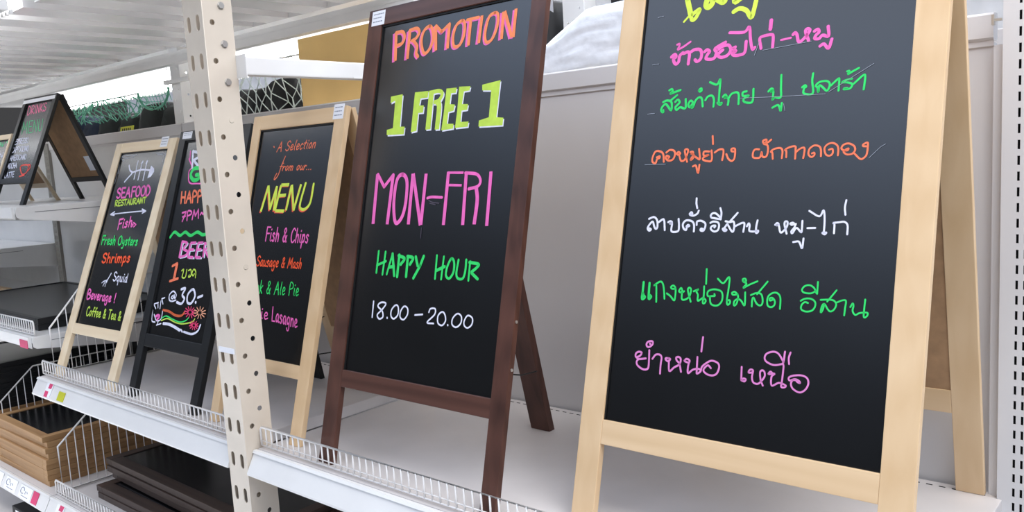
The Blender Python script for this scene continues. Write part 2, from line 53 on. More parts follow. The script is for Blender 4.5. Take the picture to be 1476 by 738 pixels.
        ('pink 7PM lettering', 'pink', [[0,60,990,5703,1212,5740,1090,5441],[0,60,1053,5580,1212,5597],[1,59,1355,5471,1302,5750,1501,5748,1532,5667,1346,5606],[0,58,1653,5504,1653,5787,1803,5606,1901,5813,1993,5543],[1,58,2067,5649,2123,5711,2218,5666,2289,5729]]),
        ('green wavy line', 'green', [[1,100,554,4940,769,5099,1129,4998,1400,5110,1748,5010,2097,5122,2424,5046,2699,5096]]),
        ('white shadow of BEER lettering', 'white', [[5,59,1416,4791,1420,4317],[5,58,1913,4758,1903,4326],[5,57,1913,4758,2233,4780],[5,57,1921,4554,2174,4571],[5,57,1900,4335,2228,4338],[5,57,2340,4769,2346,4343],[5,56,2340,4769,2628,4790],[5,56,2372,4568,2593,4588],[5,56,2346,4343,2646,4354],[5,56,2715,4779,2770,4359],[5,55,2842,4547,3055,4369],[1,53,1398,4791,1705,4753,1544,4574,1818,4505,1736,4374,1403,4316],[1,50,2699,4779,2972,4711,2775,4572]]),
        ('pink BEER lettering', 'pink', [[5,83,1334,4817,1339,4342],[5,81,1834,4784,1824,4350],[5,81,1834,4784,2155,4805],[5,81,1842,4579,2096,4595],[5,80,1821,4359,2150,4362],[5,80,2262,4794,2268,4367],[5,79,2262,4794,2551,4815],[5,79,2295,4593,2516,4613],[5,79,2268,4367,2570,4378],[5,78,2639,4804,2694,4382],[5,78,2766,4572,2981,4393],[1,76,1334,4817,1643,4779,1481,4600,1755,4530,1673,4400,1339,4342],[1,73,2639,4804,2914,4736,2716,4597]]),
        ('orange number one', 'orange', [[5,135,1298,4147,1289,3618],[0,83,1045,4053,1298,4147],[0,82,1072,3592,1518,3699]]),
        ('yellow bottle lettering', 'lime', [[1,49,1655,3943,1745,3983,1754,3893,1748,3748,1929,3757,1930,3983],[1,48,2034,3961,2151,3993,2229,3880,2195,3789,2105,3775,2127,3830],[1,48,2500,3774,2459,3950,2317,4010,2262,3882,2353,3824,2400,3880]]),
        ('white price lettering', 'white', [[1,49,1412,3170,1347,3106,1470,3092,1488,3206,1566,3098,1613,3206,1412,3306,1223,3189,1266,3037,1442,3004,1646,3054],[1,80,1842,3392,2064,3428,1958,3228,2119,3128,2004,2972,1730,2997],[1,78,2439,3415,2263,3249,2325,3040,2545,3025,2678,3232,2572,3401,2456,3416],[1,77,2772,3072,2793,3060],[1,77,2853,3213,3076,3281]]),
        ('white drinking glass drawing', 'white', [[1,42,396,2659,480,2342,681,2313],[1,41,543,2532,753,2366,1005,2433,1005,2684],[1,41,870,2376,835,2235],[1,41,808,2233,1058,2301],[1,42,414,2847,652,2910],[1,42,561,2719,423,2824],[1,42,643,2863,689,2751],[1,42,806,3037,974,3080],[1,42,833,3016,942,2885],[1,42,788,2966,816,2738]]),
        ('pink heart drawing', 'pink', [[1,89,675,2488,780,2528,885,2500,784,2405]]),
        ('orange ribbon drawing', 'rust', [[1,74,1031,2709,1403,2693,1793,2612,2138,2627,2285,2740]]),
        ('green ribbon drawing', 'green', [[1,40,1040,2459,1280,2547,1664,2489,2124,2439,2442,2511,2575,2610]]),
        ('yellow ribbon drawing', 'lime', [[1,39,1049,2391,1398,2480,1873,2408,2312,2403,2787,2497,2917,2595]]),
        ('white swirl drawing', 'white', [[1,86,1209,2314,1551,2322,1929,2267,2215,2205],[1,56,2274,2232,2382,2176],[1,65,2465,2184,2914,2162,3203,2276,3284,2455]]),
        ('pink firework flower drawing', 'crimson', [[0,36,2712,2763,2917,2758],[0,36,2697,2735,2873,2678],[0,36,2656,2715,2757,2621],[0,36,2600,2708,2599,2602],[0,36,2544,2717,2439,2627],[0,36,2503,2739,2322,2690],[0,36,2489,2768,2279,2773],[0,36,2504,2796,2323,2855],[0,36,2545,2816,2442,2912],[0,36,2601,2823,2602,2929],[0,36,2657,2814,2761,2903],[0,36,2697,2792,2876,2840]]),
        ('small pink firework flower drawing', 'crimson', [[0,35,3029,2414,3188,2412],[0,35,3015,2390,3148,2344],[0,35,2978,2374,3044,2298],[0,35,2930,2371,2906,2290],[0,36,2886,2383,2780,2321],[0,36,2860,2404,2705,2383],[0,36,2860,2429,2705,2455],[0,36,2887,2450,2782,2515],[0,35,2931,2460,2910,2542],[0,35,2980,2455,3047,2530],[0,35,3016,2438,3150,2481]]),
        ('orange firework flower drawing', 'peach', [[0,32,3247,2792,3456,2787],[0,32,3228,2760,3404,2697],[0,32,3179,2740,3265,2638],[0,33,3116,2737,3084,2628],[0,33,3057,2752,2916,2671],[0,33,3023,2781,2817,2755],[0,33,3023,2814,2818,2851],[0,33,3059,2842,2920,2929],[0,33,3117,2854,3089,2964],[0,32,3181,2848,3270,2945],[0,32,3229,2824,3406,2879]]),
    ],
    'sea': [
        ('white corner scrolls', 'dimwhite', [[1,33,490,6876,484,7191,445,7681,501,7884,1005,7890,1599,7882],[1,33,537,7238,477,7802,912,7797,1416,7823],[1,33,540,7775,728,7693,773,7789],[1,30,2874,7883,3421,7857,3536,7759,3553,7462,3517,7099],[1,30,2991,7822,3390,7798,3447,7557]]),
        ('white fish bone drawing', 'white', [[1,62,1531,7245,2176,7327,2867,7280],[1,64,1203,7515,1364,7332,1578,7243,1417,7106,1186,6921],[1,56,1765,7650,1811,7009],[1,55,2084,7613,2104,6973],[1,55,2403,7624,2460,6945],[1,90,2072,7567,2103,7613],[1,89,2393,7554,2414,7619],[2,0,2753,7456,3009,7344,3067,7227,2932,7061,2722,7007,2738,7238]]),
        ('pink SEAFOOD lettering', 'pink', [[1,71,1076,6639,956,6689,861,6622,933,6538,1090,6486,1134,6391,1031,6334,911,6384],[0,71,1390,6701,1159,6695,1263,6343,1493,6351],[0,71,1209,6525,1399,6531],[0,70,1554,6353,1604,6707,1846,6363],[0,70,1566,6487,1766,6501],[0,69,1966,6367,1867,6714,2091,6721],[0,69,1912,6558,2086,6563],[1,68,2274,6726,2185,6653,2185,6549,2261,6420,2371,6382,2454,6437,2460,6558,2387,6677,2284,6726],[1,68,2626,6735,2538,6664,2538,6560,2613,6432,2721,6394,2803,6449,2808,6569,2737,6687,2635,6736],[1,67,2946,6402,2852,6742,3034,6695,3123,6579,3101,6449,2946,6402]]),
        ('lime RESTAURANT lettering', 'lime', [[1,53,978,6042,918,6243,1046,6233,1065,6173,960,6139,1135,6050],[0,53,1290,6261,1141,6254,1201,6054,1349,6061],[0,53,1170,6158,1292,6164],[1,53,1496,6240,1422,6267,1360,6228,1404,6181,1502,6154,1527,6101,1461,6067,1387,6094],[0,52,1533,6272,1702,6280],[0,52,1618,6276,1663,6078],[0,52,1792,6084,1831,6287,1978,6094],[0,52,1802,6161,1930,6171],[1,52,1979,6294,2028,6146,2102,6100,2155,6143,2126,6301],[1,51,2251,6108,2195,6304,2317,6294,2333,6235,2234,6202,2399,6116],[0,51,2446,6118,2485,6318,2627,6128],[0,51,2457,6194,2580,6204],[0,50,2683,6131,2635,6325,2825,6138,2783,6332],[0,50,2833,6334,2992,6342],[0,50,2913,6338,2954,6145]]),
        ('white double arrow', 'white', [[1,41,816,5745,1958,5815,3180,5873],[0,57,1053,5839,816,5745,1091,5717],[0,53,2933,5928,3204,5859,3003,5792]]),
        ('pink Fish lettering', 'pink', [[0,66,1623,5222,1577,5564,1815,5596],[0,66,1598,5410,1783,5435],[0,65,1913,5463,1929,5299,1980,5278],[0,65,1913,5546,1916,5560],[1,65,2198,5474,2121,5498,2065,5439,2189,5376,2157,5296,2060,5310],[0,64,2300,5660,2328,5320],[1,64,2318,5439,2390,5527,2462,5492,2486,5342],[0,54,2453,5426,2620,5382,2512,5313],[0,53,2595,5464,2793,5393,2673,5315]]),
        ('green Fresh Oysters lettering', 'green', [[0,60,749,4670,705,4979,890,4980],[0,60,725,4840,869,4841],[0,60,958,4850,979,4672],[0,60,970,4764,1012,4842,1070,4833],[1,59,1150,4760,1248,4782,1239,4843,1176,4858,1145,4766,1201,4681,1290,4712],[1,59,1450,4829,1390,4859,1348,4813,1446,4744,1423,4677,1348,4700],[0,59,1526,4982,1555,4678],[1,59,1544,4784,1599,4854,1655,4815,1678,4679],[1,58,1991,4984,1913,4923,1902,4832,1948,4718,2031,4683,2103,4729,2120,4834,2075,4939,1999,4984],[1,57,2191,4858,2225,4745,2300,4760,2318,4859,2313,4597,2227,4581],[1,57,2505,4836,2448,4866,2407,4821,2500,4753,2478,4688,2406,4711],[0,57,2619,4956,2617,4734,2679,4696],[0,57,2561,4873,2675,4879],[1,56,2752,4773,2844,4795,2836,4854,2778,4868,2748,4779,2799,4697,2882,4727],[0,56,2929,4863,2946,4692],[0,56,2939,4781,2979,4854,3032,4846],[1,56,3196,4841,3140,4870,3101,4826,3191,4759,3169,4695,3100,4717]]),
        ('orange Shrimps lettering', 'red2', [[1,69,1347,4322,1228,4366,1113,4302,1175,4225,1333,4180,1362,4093,1240,4037,1121,4081],[0,69,1462,4376,1490,4050],[1,69,1480,4164,1559,4243,1636,4204,1661,4059],[0,68,1762,4253,1782,4065],[0,68,1774,4162,1834,4246,1912,4240],[0,68,2018,4264,2033,4110,2084,4087],[0,68,2018,4342,2022,4355],[0,67,2158,4271,2182,4085],[1,67,2173,4198,2233,4275,2292,4235,2310,4092],[1,67,2301,4204,2361,4281,2431,4232,2454,4099],[0,66,2563,4290,2580,3984],[1,66,2565,4232,2651,4300,2724,4224,2674,4120,2571,4143],[1,66,2973,4284,2897,4312,2840,4262,2964,4195,2931,4123,2834,4144]]),
        ('white Squid lettering and drawing', 'white', [[1,43,2388,3715,2302,3762,2220,3708,2266,3635,2381,3585,2404,3502,2318,3458,2231,3504],[1,43,2593,3606,2527,3631,2478,3547,2532,3468,2601,3516,2598,3631,2611,3341],[1,43,2689,3629,2711,3491,2770,3460,2818,3544,2815,3628,2830,3484,2864,3459],[0,42,2913,3627,2927,3483,2966,3458],[0,42,2912,3699,2915,3711],[1,42,3135,3594,3069,3625,3021,3542,3074,3458,3132,3496,3139,3750,3157,3510,3190,3457],[1,54,1991,3697,1905,3548,1814,3408],[1,31,1812,3462,1621,3416,1508,3347],[1,31,1824,3440,1690,3343,1650,3246],[1,30,1864,3420,1794,3326,1797,3236],[1,31,1771,3451,1574,3382]]),
        ('pink Beverages lettering', 'pink', [[1,63,756,2761,710,3073,867,3056,900,2978,754,2926,925,2890,948,2791,756,2761],[1,62,1036,2846,1141,2868,1133,2930,1065,2945,1031,2853,1091,2766,1186,2796],[0,62,1231,2938,1311,2765,1372,2943],[1,61,1467,2844,1570,2865,1561,2927,1496,2943,1461,2851,1520,2765,1613,2795],[0,61,1666,2935,1686,2758],[0,61,1678,2850,1722,2926,1782,2916],[1,60,1984,2909,1913,2940,1854,2849,1904,2763,1971,2818,1989,2933,2000,2787,2037,2763],[1,60,2208,2907,2138,2938,2079,2854,2138,2781,2207,2847,2205,2932,2213,2681,2136,2642,2096,2690],[1,59,2311,2841,2411,2861,2403,2921,2339,2937,2306,2847,2362,2762,2452,2792],[0,59,2686,3054,2696,2845],[0,59,2702,2770,2708,2755]]),
        ('lime Coffee & Tea lettering', 'lime', [[1,48,1151,2454,1074,2500,1008,2423,1006,2315,1063,2207,1136,2193,1189,2239],[1,48,1281,2377,1236,2301,1286,2200,1343,2240,1345,2323,1281,2377],[1,47,1517,2485,1473,2500,1458,2409,1467,2195],[0,47,1402,2363,1519,2372],[1,47,1675,2485,1632,2501,1617,2409,1626,2197],[0,47,1561,2363,1677,2373],[1,47,1741,2283,1823,2304,1815,2365,1762,2380,1737,2289,1786,2204,1860,2235],[1,47,1911,2284,1993,2305,1985,2365,1932,2380,1907,2290,1956,2206,2029,2236],[1,46,2382,2203,2226,2427,2260,2496,2305,2436,2220,2292,2265,2208,2329,2227,2364,2337],[0,46,2538,2502,2709,2502],[0,46,2624,2502,2649,2205],[1,45,2785,2289,2864,2311,2857,2370,2806,2384,2781,2295,2828,2213,2899,2243],[1,45,3040,2356,2984,2385,2941,2296,2980,2214,3031,2267,3043,2379,3054,2238,3083,2215],[1,44,3409,2212,3261,2430,3295,2497,3337,2439,3255,2298,3297,2217,3359,2235,3393,2343]]),
    ],
    'drinks': [
        ('pink DRINKS lettering', 'rose', [[1,43,588,3718,458,4077,638,4027,738,3903,732,3766,588,3718],[1,43,892,3727,764,4084,942,4059,980,3952,844,3898,1104,3733],[0,43,1216,3736,1089,4091],[0,42,1331,3740,1215,4094,1535,3746,1429,4099],[0,42,1645,3749,1522,4101],[0,42,1720,4105,1594,3907,1842,3755],[1,42,2000,4059,1895,4109,1821,4044,1889,3961,2026,3908,2071,3814,1989,3759,1884,3809]]),
        ('green MENU lettering', 'mint', [[0,43,612,2923,461,3427,757,3076,776,3430,1041,2930],[0,42,1255,3433,965,3431,1176,2932,1463,2937],[0,42,1067,3191,1304,3193],[0,42,1564,2938,1370,3434,1853,2943,1675,3436],[1,41,1801,3437,1965,3068,2133,2948,2216,3047,2088,3439]]),
        ('white coffee list lettering', 'white', [[0,37,285,2731,176,2730,258,2510,367,2511],[0,37,215,2624,305,2625],[1,37,442,2699,381,2732,343,2691,384,2639,462,2604,491,2545,448,2512,388,2544],[1,36,556,2513,475,2732,571,2716,602,2650,525,2618],[1,36,704,2515,624,2734,719,2717,743,2651,673,2620,816,2517],[0,36,890,2736,783,2735,863,2517,969,2518],[0,36,822,2630,909,2631],[1,36,1043,2704,985,2737,947,2697,987,2645,1063,2611,1091,2553,1049,2519,990,2551],[1,36,1189,2706,1130,2738,1093,2698,1133,2646,1208,2613,1236,2554,1194,2521,1136,2553],[1,36,1280,2739,1244,2695,1253,2630,1302,2549,1357,2523,1392,2556,1384,2632,1338,2707,1284,2739],[1,37,296,2363,236,2396,203,2341,220,2265,277,2188,330,2177,358,2210],[0,36,399,2177,390,2395,538,2177],[0,36,392,2260,486,2264],[1,36,583,2177,502,2394,597,2376,628,2311,551,2281],[1,36,730,2176,650,2393,744,2376,775,2310,699,2280],[1,36,794,2393,859,2230,923,2176,954,2219,903,2392],[1,36,1072,2359,1013,2391,981,2337,997,2262,1053,2187,1103,2176,1131,2208],[1,36,1221,2358,1163,2390,1131,2337,1146,2261,1202,2186,1252,2175,1280,2207],[0,36,1342,2175,1265,2390],[0,35,1402,2175,1330,2389,1508,2175,1441,2389],[1,35,1546,2388,1511,2345,1520,2281,1568,2200,1622,2175,1657,2206,1648,2281,1604,2356,1551,2388],[0,36,277,1837,271,2054,423,1838],[0,36,271,1919,371,1924],[0,36,458,1838,403,2054,514,1903,523,2054,624,1838],[0,36,708,2055,596,2055,676,1839,788,1839],[0,36,634,1951,726,1951],[1,36,830,1839,750,2055,848,2037,872,1973,799,1943,946,1840],[0,36,1007,1840,929,2055],[1,36,1117,2023,1057,2055,1022,2001,1037,1926,1094,1851,1147,1841,1177,1873],[0,35,1218,1841,1213,2055,1359,1842],[0,35,1213,1922,1309,1927],[0,35,1402,1842,1330,2055,1514,1843,1447,2055],[1,35,1558,2055,1520,2013,1529,1949,1577,1869,1634,1843,1670,1875,1663,1949,1617,2023,1563,2055],[0,36,255,1511,199,1728,311,1577,320,1729,421,1514],[1,36,455,1731,416,1687,426,1623,476,1541,536,1516,574,1549,566,1625,517,1700,460,1731],[1,36,697,1702,635,1734,600,1679,616,1604,674,1530,727,1520,757,1553],[0,36,811,1521,732,1735],[0,36,922,1523,843,1737],[0,36,772,1628,883,1630],[0,36,964,1524,959,1738,1106,1527],[0,36,958,1605,1055,1611],[0,36,236,1350,303,1135,413,1143],[0,36,447,1140,449,1357,607,1146],[0,36,444,1222,553,1230],[0,36,565,1360,708,1365],[0,36,637,1363,705,1150],[0,36,735,1366,877,1371],[0,36,806,1368,874,1156],[0,35,1039,1376,918,1372,996,1160,1117,1165],[0,35,955,1270,1055,1274]]),
        ('red coffee cup drawing', 'red', [[1,57,1456,1583,1686,1297,1918,1237,2132,1334,2074,1585,1456,1583],[1,57,2026,1608,2238,1589,2292,1442,2136,1344],[1,57,1606,1164,2004,1193],[1,57,1876,1249,1846,1177]]),
    ],
    'small': [
        ('green scribbled lettering', 'mint', [[1,61,508,2569,497,2875,1024,2542,1040,2813],[1,60,1446,2520,1295,2798,1708,2685,2001,2520],[1,59,1955,2671,2164,2512,2257,2684],[1,58,2666,2749,2500,2670,2813,2565,2673,2456]]),
        ('white scribbled lettering', 'white', [[1,60,1108,2056,1039,2330,1528,2038],[1,59,1622,2213,2023,2017,2009,2224],[1,58,2197,2186,2484,2026,2470,2232],[1,58,2699,2046,2710,2220]]),
    ],
}
CAM = [[0.7569, -0.035862, 0.652545], [0.650975, 0.129575, -0.747958], [-0.05773, 0.990921, 0.12142]]
LENS = 29.2913

# ------------------------------------------------------------------ camera, world, lights
cd = bpy.data.cameras.new('camera'); cam = bpy.data.objects.new('camera', cd); COL.objects.link(cam)
cd.sensor_width = 36.0; cd.lens = LENS; cd.clip_start = .02; cd.clip_end = 100
M = Matrix(CAM).to_4x4(); M.translation = (0, 0, 1.56); cam.matrix_world = M
S.camera = cam
W = bpy.data.worlds.new('store'); S.world = W; W.use_nodes = True
wn = W.node_tree; wt = wn.nodes.new('ShaderNodeTexCoord'); ws = wn.nodes.new('ShaderNodeSeparateXYZ'); wr = wn.nodes.new('ShaderNodeValToRGB')
wn.links.new(wt.outputs['Generated'], ws.inputs[0]); wn.links.new(ws.outputs[2], wr.inputs[0]); wn.links.new(wr.outputs[0], wn.nodes['Background'].inputs[0])
for pos, c in ((.10, (.05, .05, .052, 1)), (.24, (.10, .105, .12, 1)), (.36, (.42, .51, .68, 1)), (.56, (1.62, 1.95, 2.6, 1)), (.70, (1.3, 1.36, 1.5, 1)), (.95, (.75, .75, .78, 1))):
    e = wr.color_ramp.elements.new(pos); e.color = c
wr.color_ramp.elements.remove(wr.color_ramp.elements[-1]); wr.color_ramp.elements[0].color = (.05, .05, .053, 1)
wn.nodes['Background'].inputs[1].default_value = 1.05
def area(name, loc, rot, sx, sy, power, col=(1, .98, .96)):
    l = bpy.data.lights.new(name, 'AREA'); l.shape = 'RECTANGLE'; l.size = sx; l.size_y = sy; l.energy = power; l.color = col
    o = bpy.data.objects.new(name, l); o.location = loc; o.rotation_euler = rot; COL.objects.link(o); return o
area('ceiling_light', (.6, .9, 3.3), (0, math.radians(14), 0), 1.6, 1.6, 60)
for loc, p in (((-6.0, -.8, 3.5), 120), ((-4.6, 3.6, 3.5), 220)):
    area('aisle_downlight', loc, (0, 0, 0), 6.5, .3, p).data.spread = math.radians(75)  # added fill, bounced off the floor to brighten the deck underside
area('far_aisle_ceiling_light', (-3.2, 3.3, 3.5), (math.radians(-14), 0, 0), 8, .8, 90)
S.view_settings.view_transform = 'Standard'; S.view_settings.look = 'None'
S.view_settings.gamma = 1; S.view_settings.use_curve_mapping = False
S.view_settings.exposure = 0.12

# ------------------------------------------------------------------ materials
def lin(c):
    def f(x):
        x /= 255.0
        return x / 12.92 if x <= .04045 else ((x + .055) / 1.055) ** 2.4
    return tuple(f(x) for x in c) + (1,)
def mat(name, c, rough=.5, metal=0, var=.06, scale=8, spec=.5, bump=0, aniso=(1, 1, 1), c2=None, distort=0, coat=0):
    m = bpy.data.materials.new(name); m.use_nodes = True; n = m.node_tree; L = n.links.new; b = n.nodes['Principled BSDF']
    tc = n.nodes.new('ShaderNodeTexCoord'); mp = n.nodes.new('ShaderNodeMapping'); mp.inputs['Scale'].default_value = aniso
    L(tc.outputs['Object'], mp.inputs[0])
    nz = n.nodes.new('ShaderNodeTexNoise'); nz.inputs['Scale'].default_value = scale; nz.inputs['Detail'].default_value = 5; nz.inputs['Distortion'].default_value = distort
    L(mp.outputs[0], nz.inputs[0])
    mx = n.nodes.new('ShaderNodeMix'); mx.data_type = 'RGBA'; a = lin(c)
    lo = lin(c2) if c2 else tuple(max(0, x * (1 - 2.2 * var)) for x in a[:3]) + (1,)
    hi = a if c2 else tuple(min(1, x * (1 + 1.2 * var)) for x in a[:3]) + (1,)
    rp = n.nodes.new('ShaderNodeMapRange'); rp.inputs[1].default_value = .3; rp.inputs[2].default_value = .7
    L(nz.outputs[0], rp.inputs[0]); L(rp.outputs[0], mx.inputs[0]); mx.inputs[6].default_value = lo; mx.inputs[7].default_value = hi
    L(mx.outputs[2], b.inputs['Base Color'])
    b.inputs['Roughness'].default_value = rough; b.inputs['Metallic'].default_value = metal; b.inputs['Specular IOR Level'].default_value = spec
    if coat: b.inputs['Coat Weight'].default_value = coat; b.inputs['Coat Roughness'].default_value = .15
    if bump:
        bp = n.nodes.new('ShaderNodeBump'); bp.inputs['Strength'].default_value = bump; bp.inputs['Distance'].default_value = .002
        L(nz.outputs[0], bp.inputs['Height']); L(bp.outputs[0], b.inputs['Normal'])
    return m
def wood(name, c, dark, axis, rough=.5, ring=9):
    """grain running along AXIS (0 x, 1 y, 2 z) of the object"""
    sc = [60, 60, 60]; sc[axis] = 2.2
    m = mat(name, c, rough, c2=dark, aniso=tuple(s / ring for s in sc), scale=ring * .45, bump=.12, distort=.8, spec=.35)
    n = m.node_tree; L = n.links.new
    mx = [x for x in n.nodes if x.type == 'MIX'][0]
    tc = [x for x in n.nodes if x.type == 'TEX_COORD'][0]
    mp = n.nodes.new('ShaderNodeMapping'); s2 = [5, 5, 5]; s2[axis] = .55; mp.inputs['Scale'].default_value = s2
    wv = n.nodes.new('ShaderNodeTexWave'); wv.wave_type = 'RINGS'; wv.inputs['Scale'].default_value = 2.3; wv.inputs['Distortion'].default_value = 5; wv.inputs['Detail'].default_value = 3; wv.inputs['Detail Scale'].default_value = 1.2
    L(tc.outputs['Object'], mp.inputs[0]); L(mp.outputs[0], wv.inputs[0])
    ml = n.nodes.new('ShaderNodeMath'); ml.operation = 'MULTIPLY_ADD'; ml.inputs[1].default_value = .35
    rp = [x for x in n.nodes if x.type == 'MAP_RANGE'][0]
    m2 = n.nodes.new('ShaderNodeMath'); m2.operation = 'MULTIPLY'; m2.inputs[1].default_value = .65
    L(rp.outputs[0], m2.inputs[0]); L(wv.outputs[1], ml.inputs[0]); L(m2.outputs[0], ml.inputs[2]); L(ml.outputs[0], mx.inputs[0])
    return m
WOODS = {}
for key, c, d, r in (('pine', (227, 197, 158), (213, 180, 138), .42), ('aged', (184, 146, 102), (146, 108, 70), .55), ('pale', (238, 220, 190), (222, 198, 162), .45), ('walnut', (96, 63, 53), (60, 38, 32), .34), ('espresso', (78, 62, 54), (50, 40, 35), .4), ('black', (30, 31, 33), (20, 21, 22), .4)):  # second, darker pine: low shelf dimness put into the wood colour
    WOODS[key] = [wood(key + '_wood_' + 'xyz'[a], c, d, a, r) for a in range(3)]
def slate_mat():
    m = mat('chalkboard', (9, 10, 12), .23, var=.12, scale=5, spec=.85)
    return m
SLATE = slate_mat()
INK = {k: mat('marker_' + k, c, .55, var=.05, scale=60, spec=.3) for k, c in dict(
    pink=(238, 108, 186), rose=(240, 120, 165), orange=(244, 124, 88), orange2=(250, 142, 92), green=(48, 214, 104), mint=(90, 200, 140), yellow=(214, 234, 84), lime=(190, 220, 82), white=(228, 228, 244), dimwhite=(170, 172, 180),
    mauve=(220, 132, 196), red=(238, 84, 70), red2=(248, 92, 50), crimson=(225, 60, 110), peach=(235, 165, 130), rust=(200, 90, 50), scratch=(150, 156, 168), smudge=(78, 70, 84)).items()}
HARD = mat('hardboard', (168, 132, 96), .75, var=.08, scale=40)
EDGEB = mat('black_edge', (10, 10, 11), .6)
CREAM = mat('cream_painted_steel', (216, 204, 188), .32, var=.05, scale=6, coat=.3)
WHITE = mat('white_painted_steel', (232, 231, 229), .3, var=.03, scale=5, coat=.4)
GLOSSW = mat('glossy_white_steel', (244, 242, 241), .16, var=.02, scale=5, coat=.5)
DECK = mat('grey_painted_shelf', (206, 201, 199), .42, var=.06, scale=3)
PANEL = mat('grey_back_panel', (214, 212, 212), .5, var=.03, scale=2)
WIRE = mat('white_coated_wire', (246, 243, 240), .35, var=.02)
PAPER = mat('white_paper', (238, 239, 244), .7, var=.02)
GREYINK = mat('grey_print', (120, 124, 140), .8)
METAL = mat('bolt_steel', (190, 186, 180), .35, metal=.6, var=.05)
DARKHOLE = mat('dark_recess', (14, 13, 13), .8)
PINKTAG = mat('pink_tag', (214, 62, 112), .5, var=.1)
YELTAG = mat('yellow_tag', (196, 196, 40), .5, var=.1)
CORD = mat('black_cord', (16, 16, 16), .7)
CARD = mat('yellow_cardboard', (252, 212, 138), .7, var=.03, scale=6)
CARDIN = mat('cardboard_side', (232, 196, 132), .7, var=.03)
PLASTIC = mat('bubble_plastic', (240, 243, 248), .22, var=.03, scale=60, bump=.5, coat=.6)
NETG = mat('green_net', (96, 168, 140), .5, var=.08)
NETP = mat('pale_net', (222, 234, 228), .5, var=.08)
NAVY = mat('navy_fabric', (34, 44, 70), .7, var=.2, scale=10)
BLACKF = mat('black_fabric', (22, 22, 24), .65, var=.2, scale=10)
GLASSB = mat('glossy_black_board', (17, 16, 16), .3, var=.3, scale=14, spec=.35, coat=.15)
DUSTY = mat('dusty_steel', (150, 146, 138), .5, var=.1)
FLOOR = mat('floor_tile', (214, 212, 208), .35, var=.08, scale=2)
GROUT = mat('rail_grey', (120, 120, 120), .6)

# ------------------------------------------------------------------ mesh helpers
def link(name, verts, faces, m, parent=None, bevel=0, smooth=False, matrix=None):
    me = bpy.data.meshes.new(name); me.from_pydata([tuple(v) for v in verts], [], faces)
    bm = bmesh.new(); bm.from_mesh(me)
    bmesh.ops.recalc_face_normals(bm, faces=bm.faces)
    if bevel:
        bmesh.ops.bevel(bm, geom=[e for e in bm.edges], offset=bevel, segments=2, affect='EDGES', profile=.6, clamp_overlap=True)
    bm.to_mesh(me); bm.free()
    if smooth:
        for p in me.polygons: p.use_smooth = True
    ms = m if isinstance(m, (list, tuple)) else [m]
    for k in ms: me.materials.append(k)
    o = bpy.data.objects.new(name, me); COL.objects.link(o)
    if parent: o.parent = parent
    if matrix is not None: o.matrix_local = matrix
    return o
class MB:
    def __init__(s): s.v = []; s.f = []
    def add(s, v, f):
        n = len(s.v); s.v += [Vector(x) for x in v]; s.f += [tuple(i + n for i in q) for q in f]; return s
    def hexa(s, p): return s.add(p, [(0, 1, 2, 3), (4, 7, 6, 5), (0, 4, 5, 1), (1, 5, 6, 2), (2, 6, 7, 3), (3, 7, 4, 0)])
    def box(s, a, b):
        x0, y0, z0 = a; x1, y1, z1 = b
        return s.hexa([(x0, y0, z0), (x1, y0, z0), (x1, y1, z0), (x0, y1, z0), (x0, y0, z1), (x1, y0, z1), (x1, y1, z1), (x0, y1, z1)])
    def tube(s, pts, r, n=6, closed=False):
        pts = [Vector(p) for p in pts]; m = len(pts); base = len(s.v)
        ref = None
        for i, p in enumerate(pts):
            a = pts[(i - 1) % m] if (closed or i > 0) else p; b = pts[(i + 1) % m] if (closed or i < m - 1) else p
            t = (b - a).normalized()
            if ref is None: ref = Vector((0, 0, 1)) if abs(t.z) < .9 else Vector((1, 0, 0))
            u = t.cross(ref).normalized(); w = t.cross(u).normalized(); ref = -w if False else ref
            for k in range(n):
                q = 2 * math.pi * k / n; s.v.append(p + r * (u * math.cos(q) + w * math.sin(q)))
        for i in range(m if closed else m - 1):
            for k in range(n):
                a = base + i * n + k; b = base + i * n + (k + 1) % n; c = base + ((i + 1) % m) * n + (k + 1) % n; d = base + ((i + 1) % m) * n + k
                s.f.append((a, b, c, d))
        if not closed:
            s.f.append(tuple(base + k for k in range(n))); s.f.append(tuple(base + (m - 1) * n + k for k in range(n))[::-1])
        return s
    def cyl(s, c, ax, r, h, n=12):
        c = Vector(c); ax = Vector(ax).normalized(); return s.tube([c, c + ax * h], r, n)
    def prism(s, poly, y0, y1, axis=1):
        """closed outline extruded along AXIS"""
        def P(q, t):
            return {0: (t, q[0], q[1]), 1: (q[0], t, q[1]), 2: (q[0], q[1], t)}[axis]
        n = len(poly)
        return s.add([P(q, y0) for q in poly] + [P(q, y1) for q in poly], [tuple(range(n)), tuple(range(2 * n - 1, n - 1, -1))] + [(i, (i + 1) % n, n + (i + 1) % n, n + i) for i in range(n)])
    def obj(s, name, m, parent=None, bevel=0, smooth=False, matrix=None): return link(name, s.v, s.f, m, parent, bevel, smooth, matrix)
def thing(name, label, cat, loc=(0, 0, 0), rz=0, group=None):
    o = bpy.data.objects.new(name, None); COL.objects.link(o); o.empty_display_size = .05
    o.location = loc; o.rotation_euler = (0, 0, rz); o['label'] = label; o['category'] = cat
    if group: o['group'] = group
    return o
def tag(o, label, cat, group=None):
    o['label'] = label; o['category'] = cat
    if group: o['group'] = group
    return o
def struct(o): o['kind'] = 'structure'; return o
def copy_tree(o, parent=None):
    c = o.copy(); COL.objects.link(c)
    if parent: c.parent = parent
    for ch in list(o.children): copy_tree(ch, c)
    return c
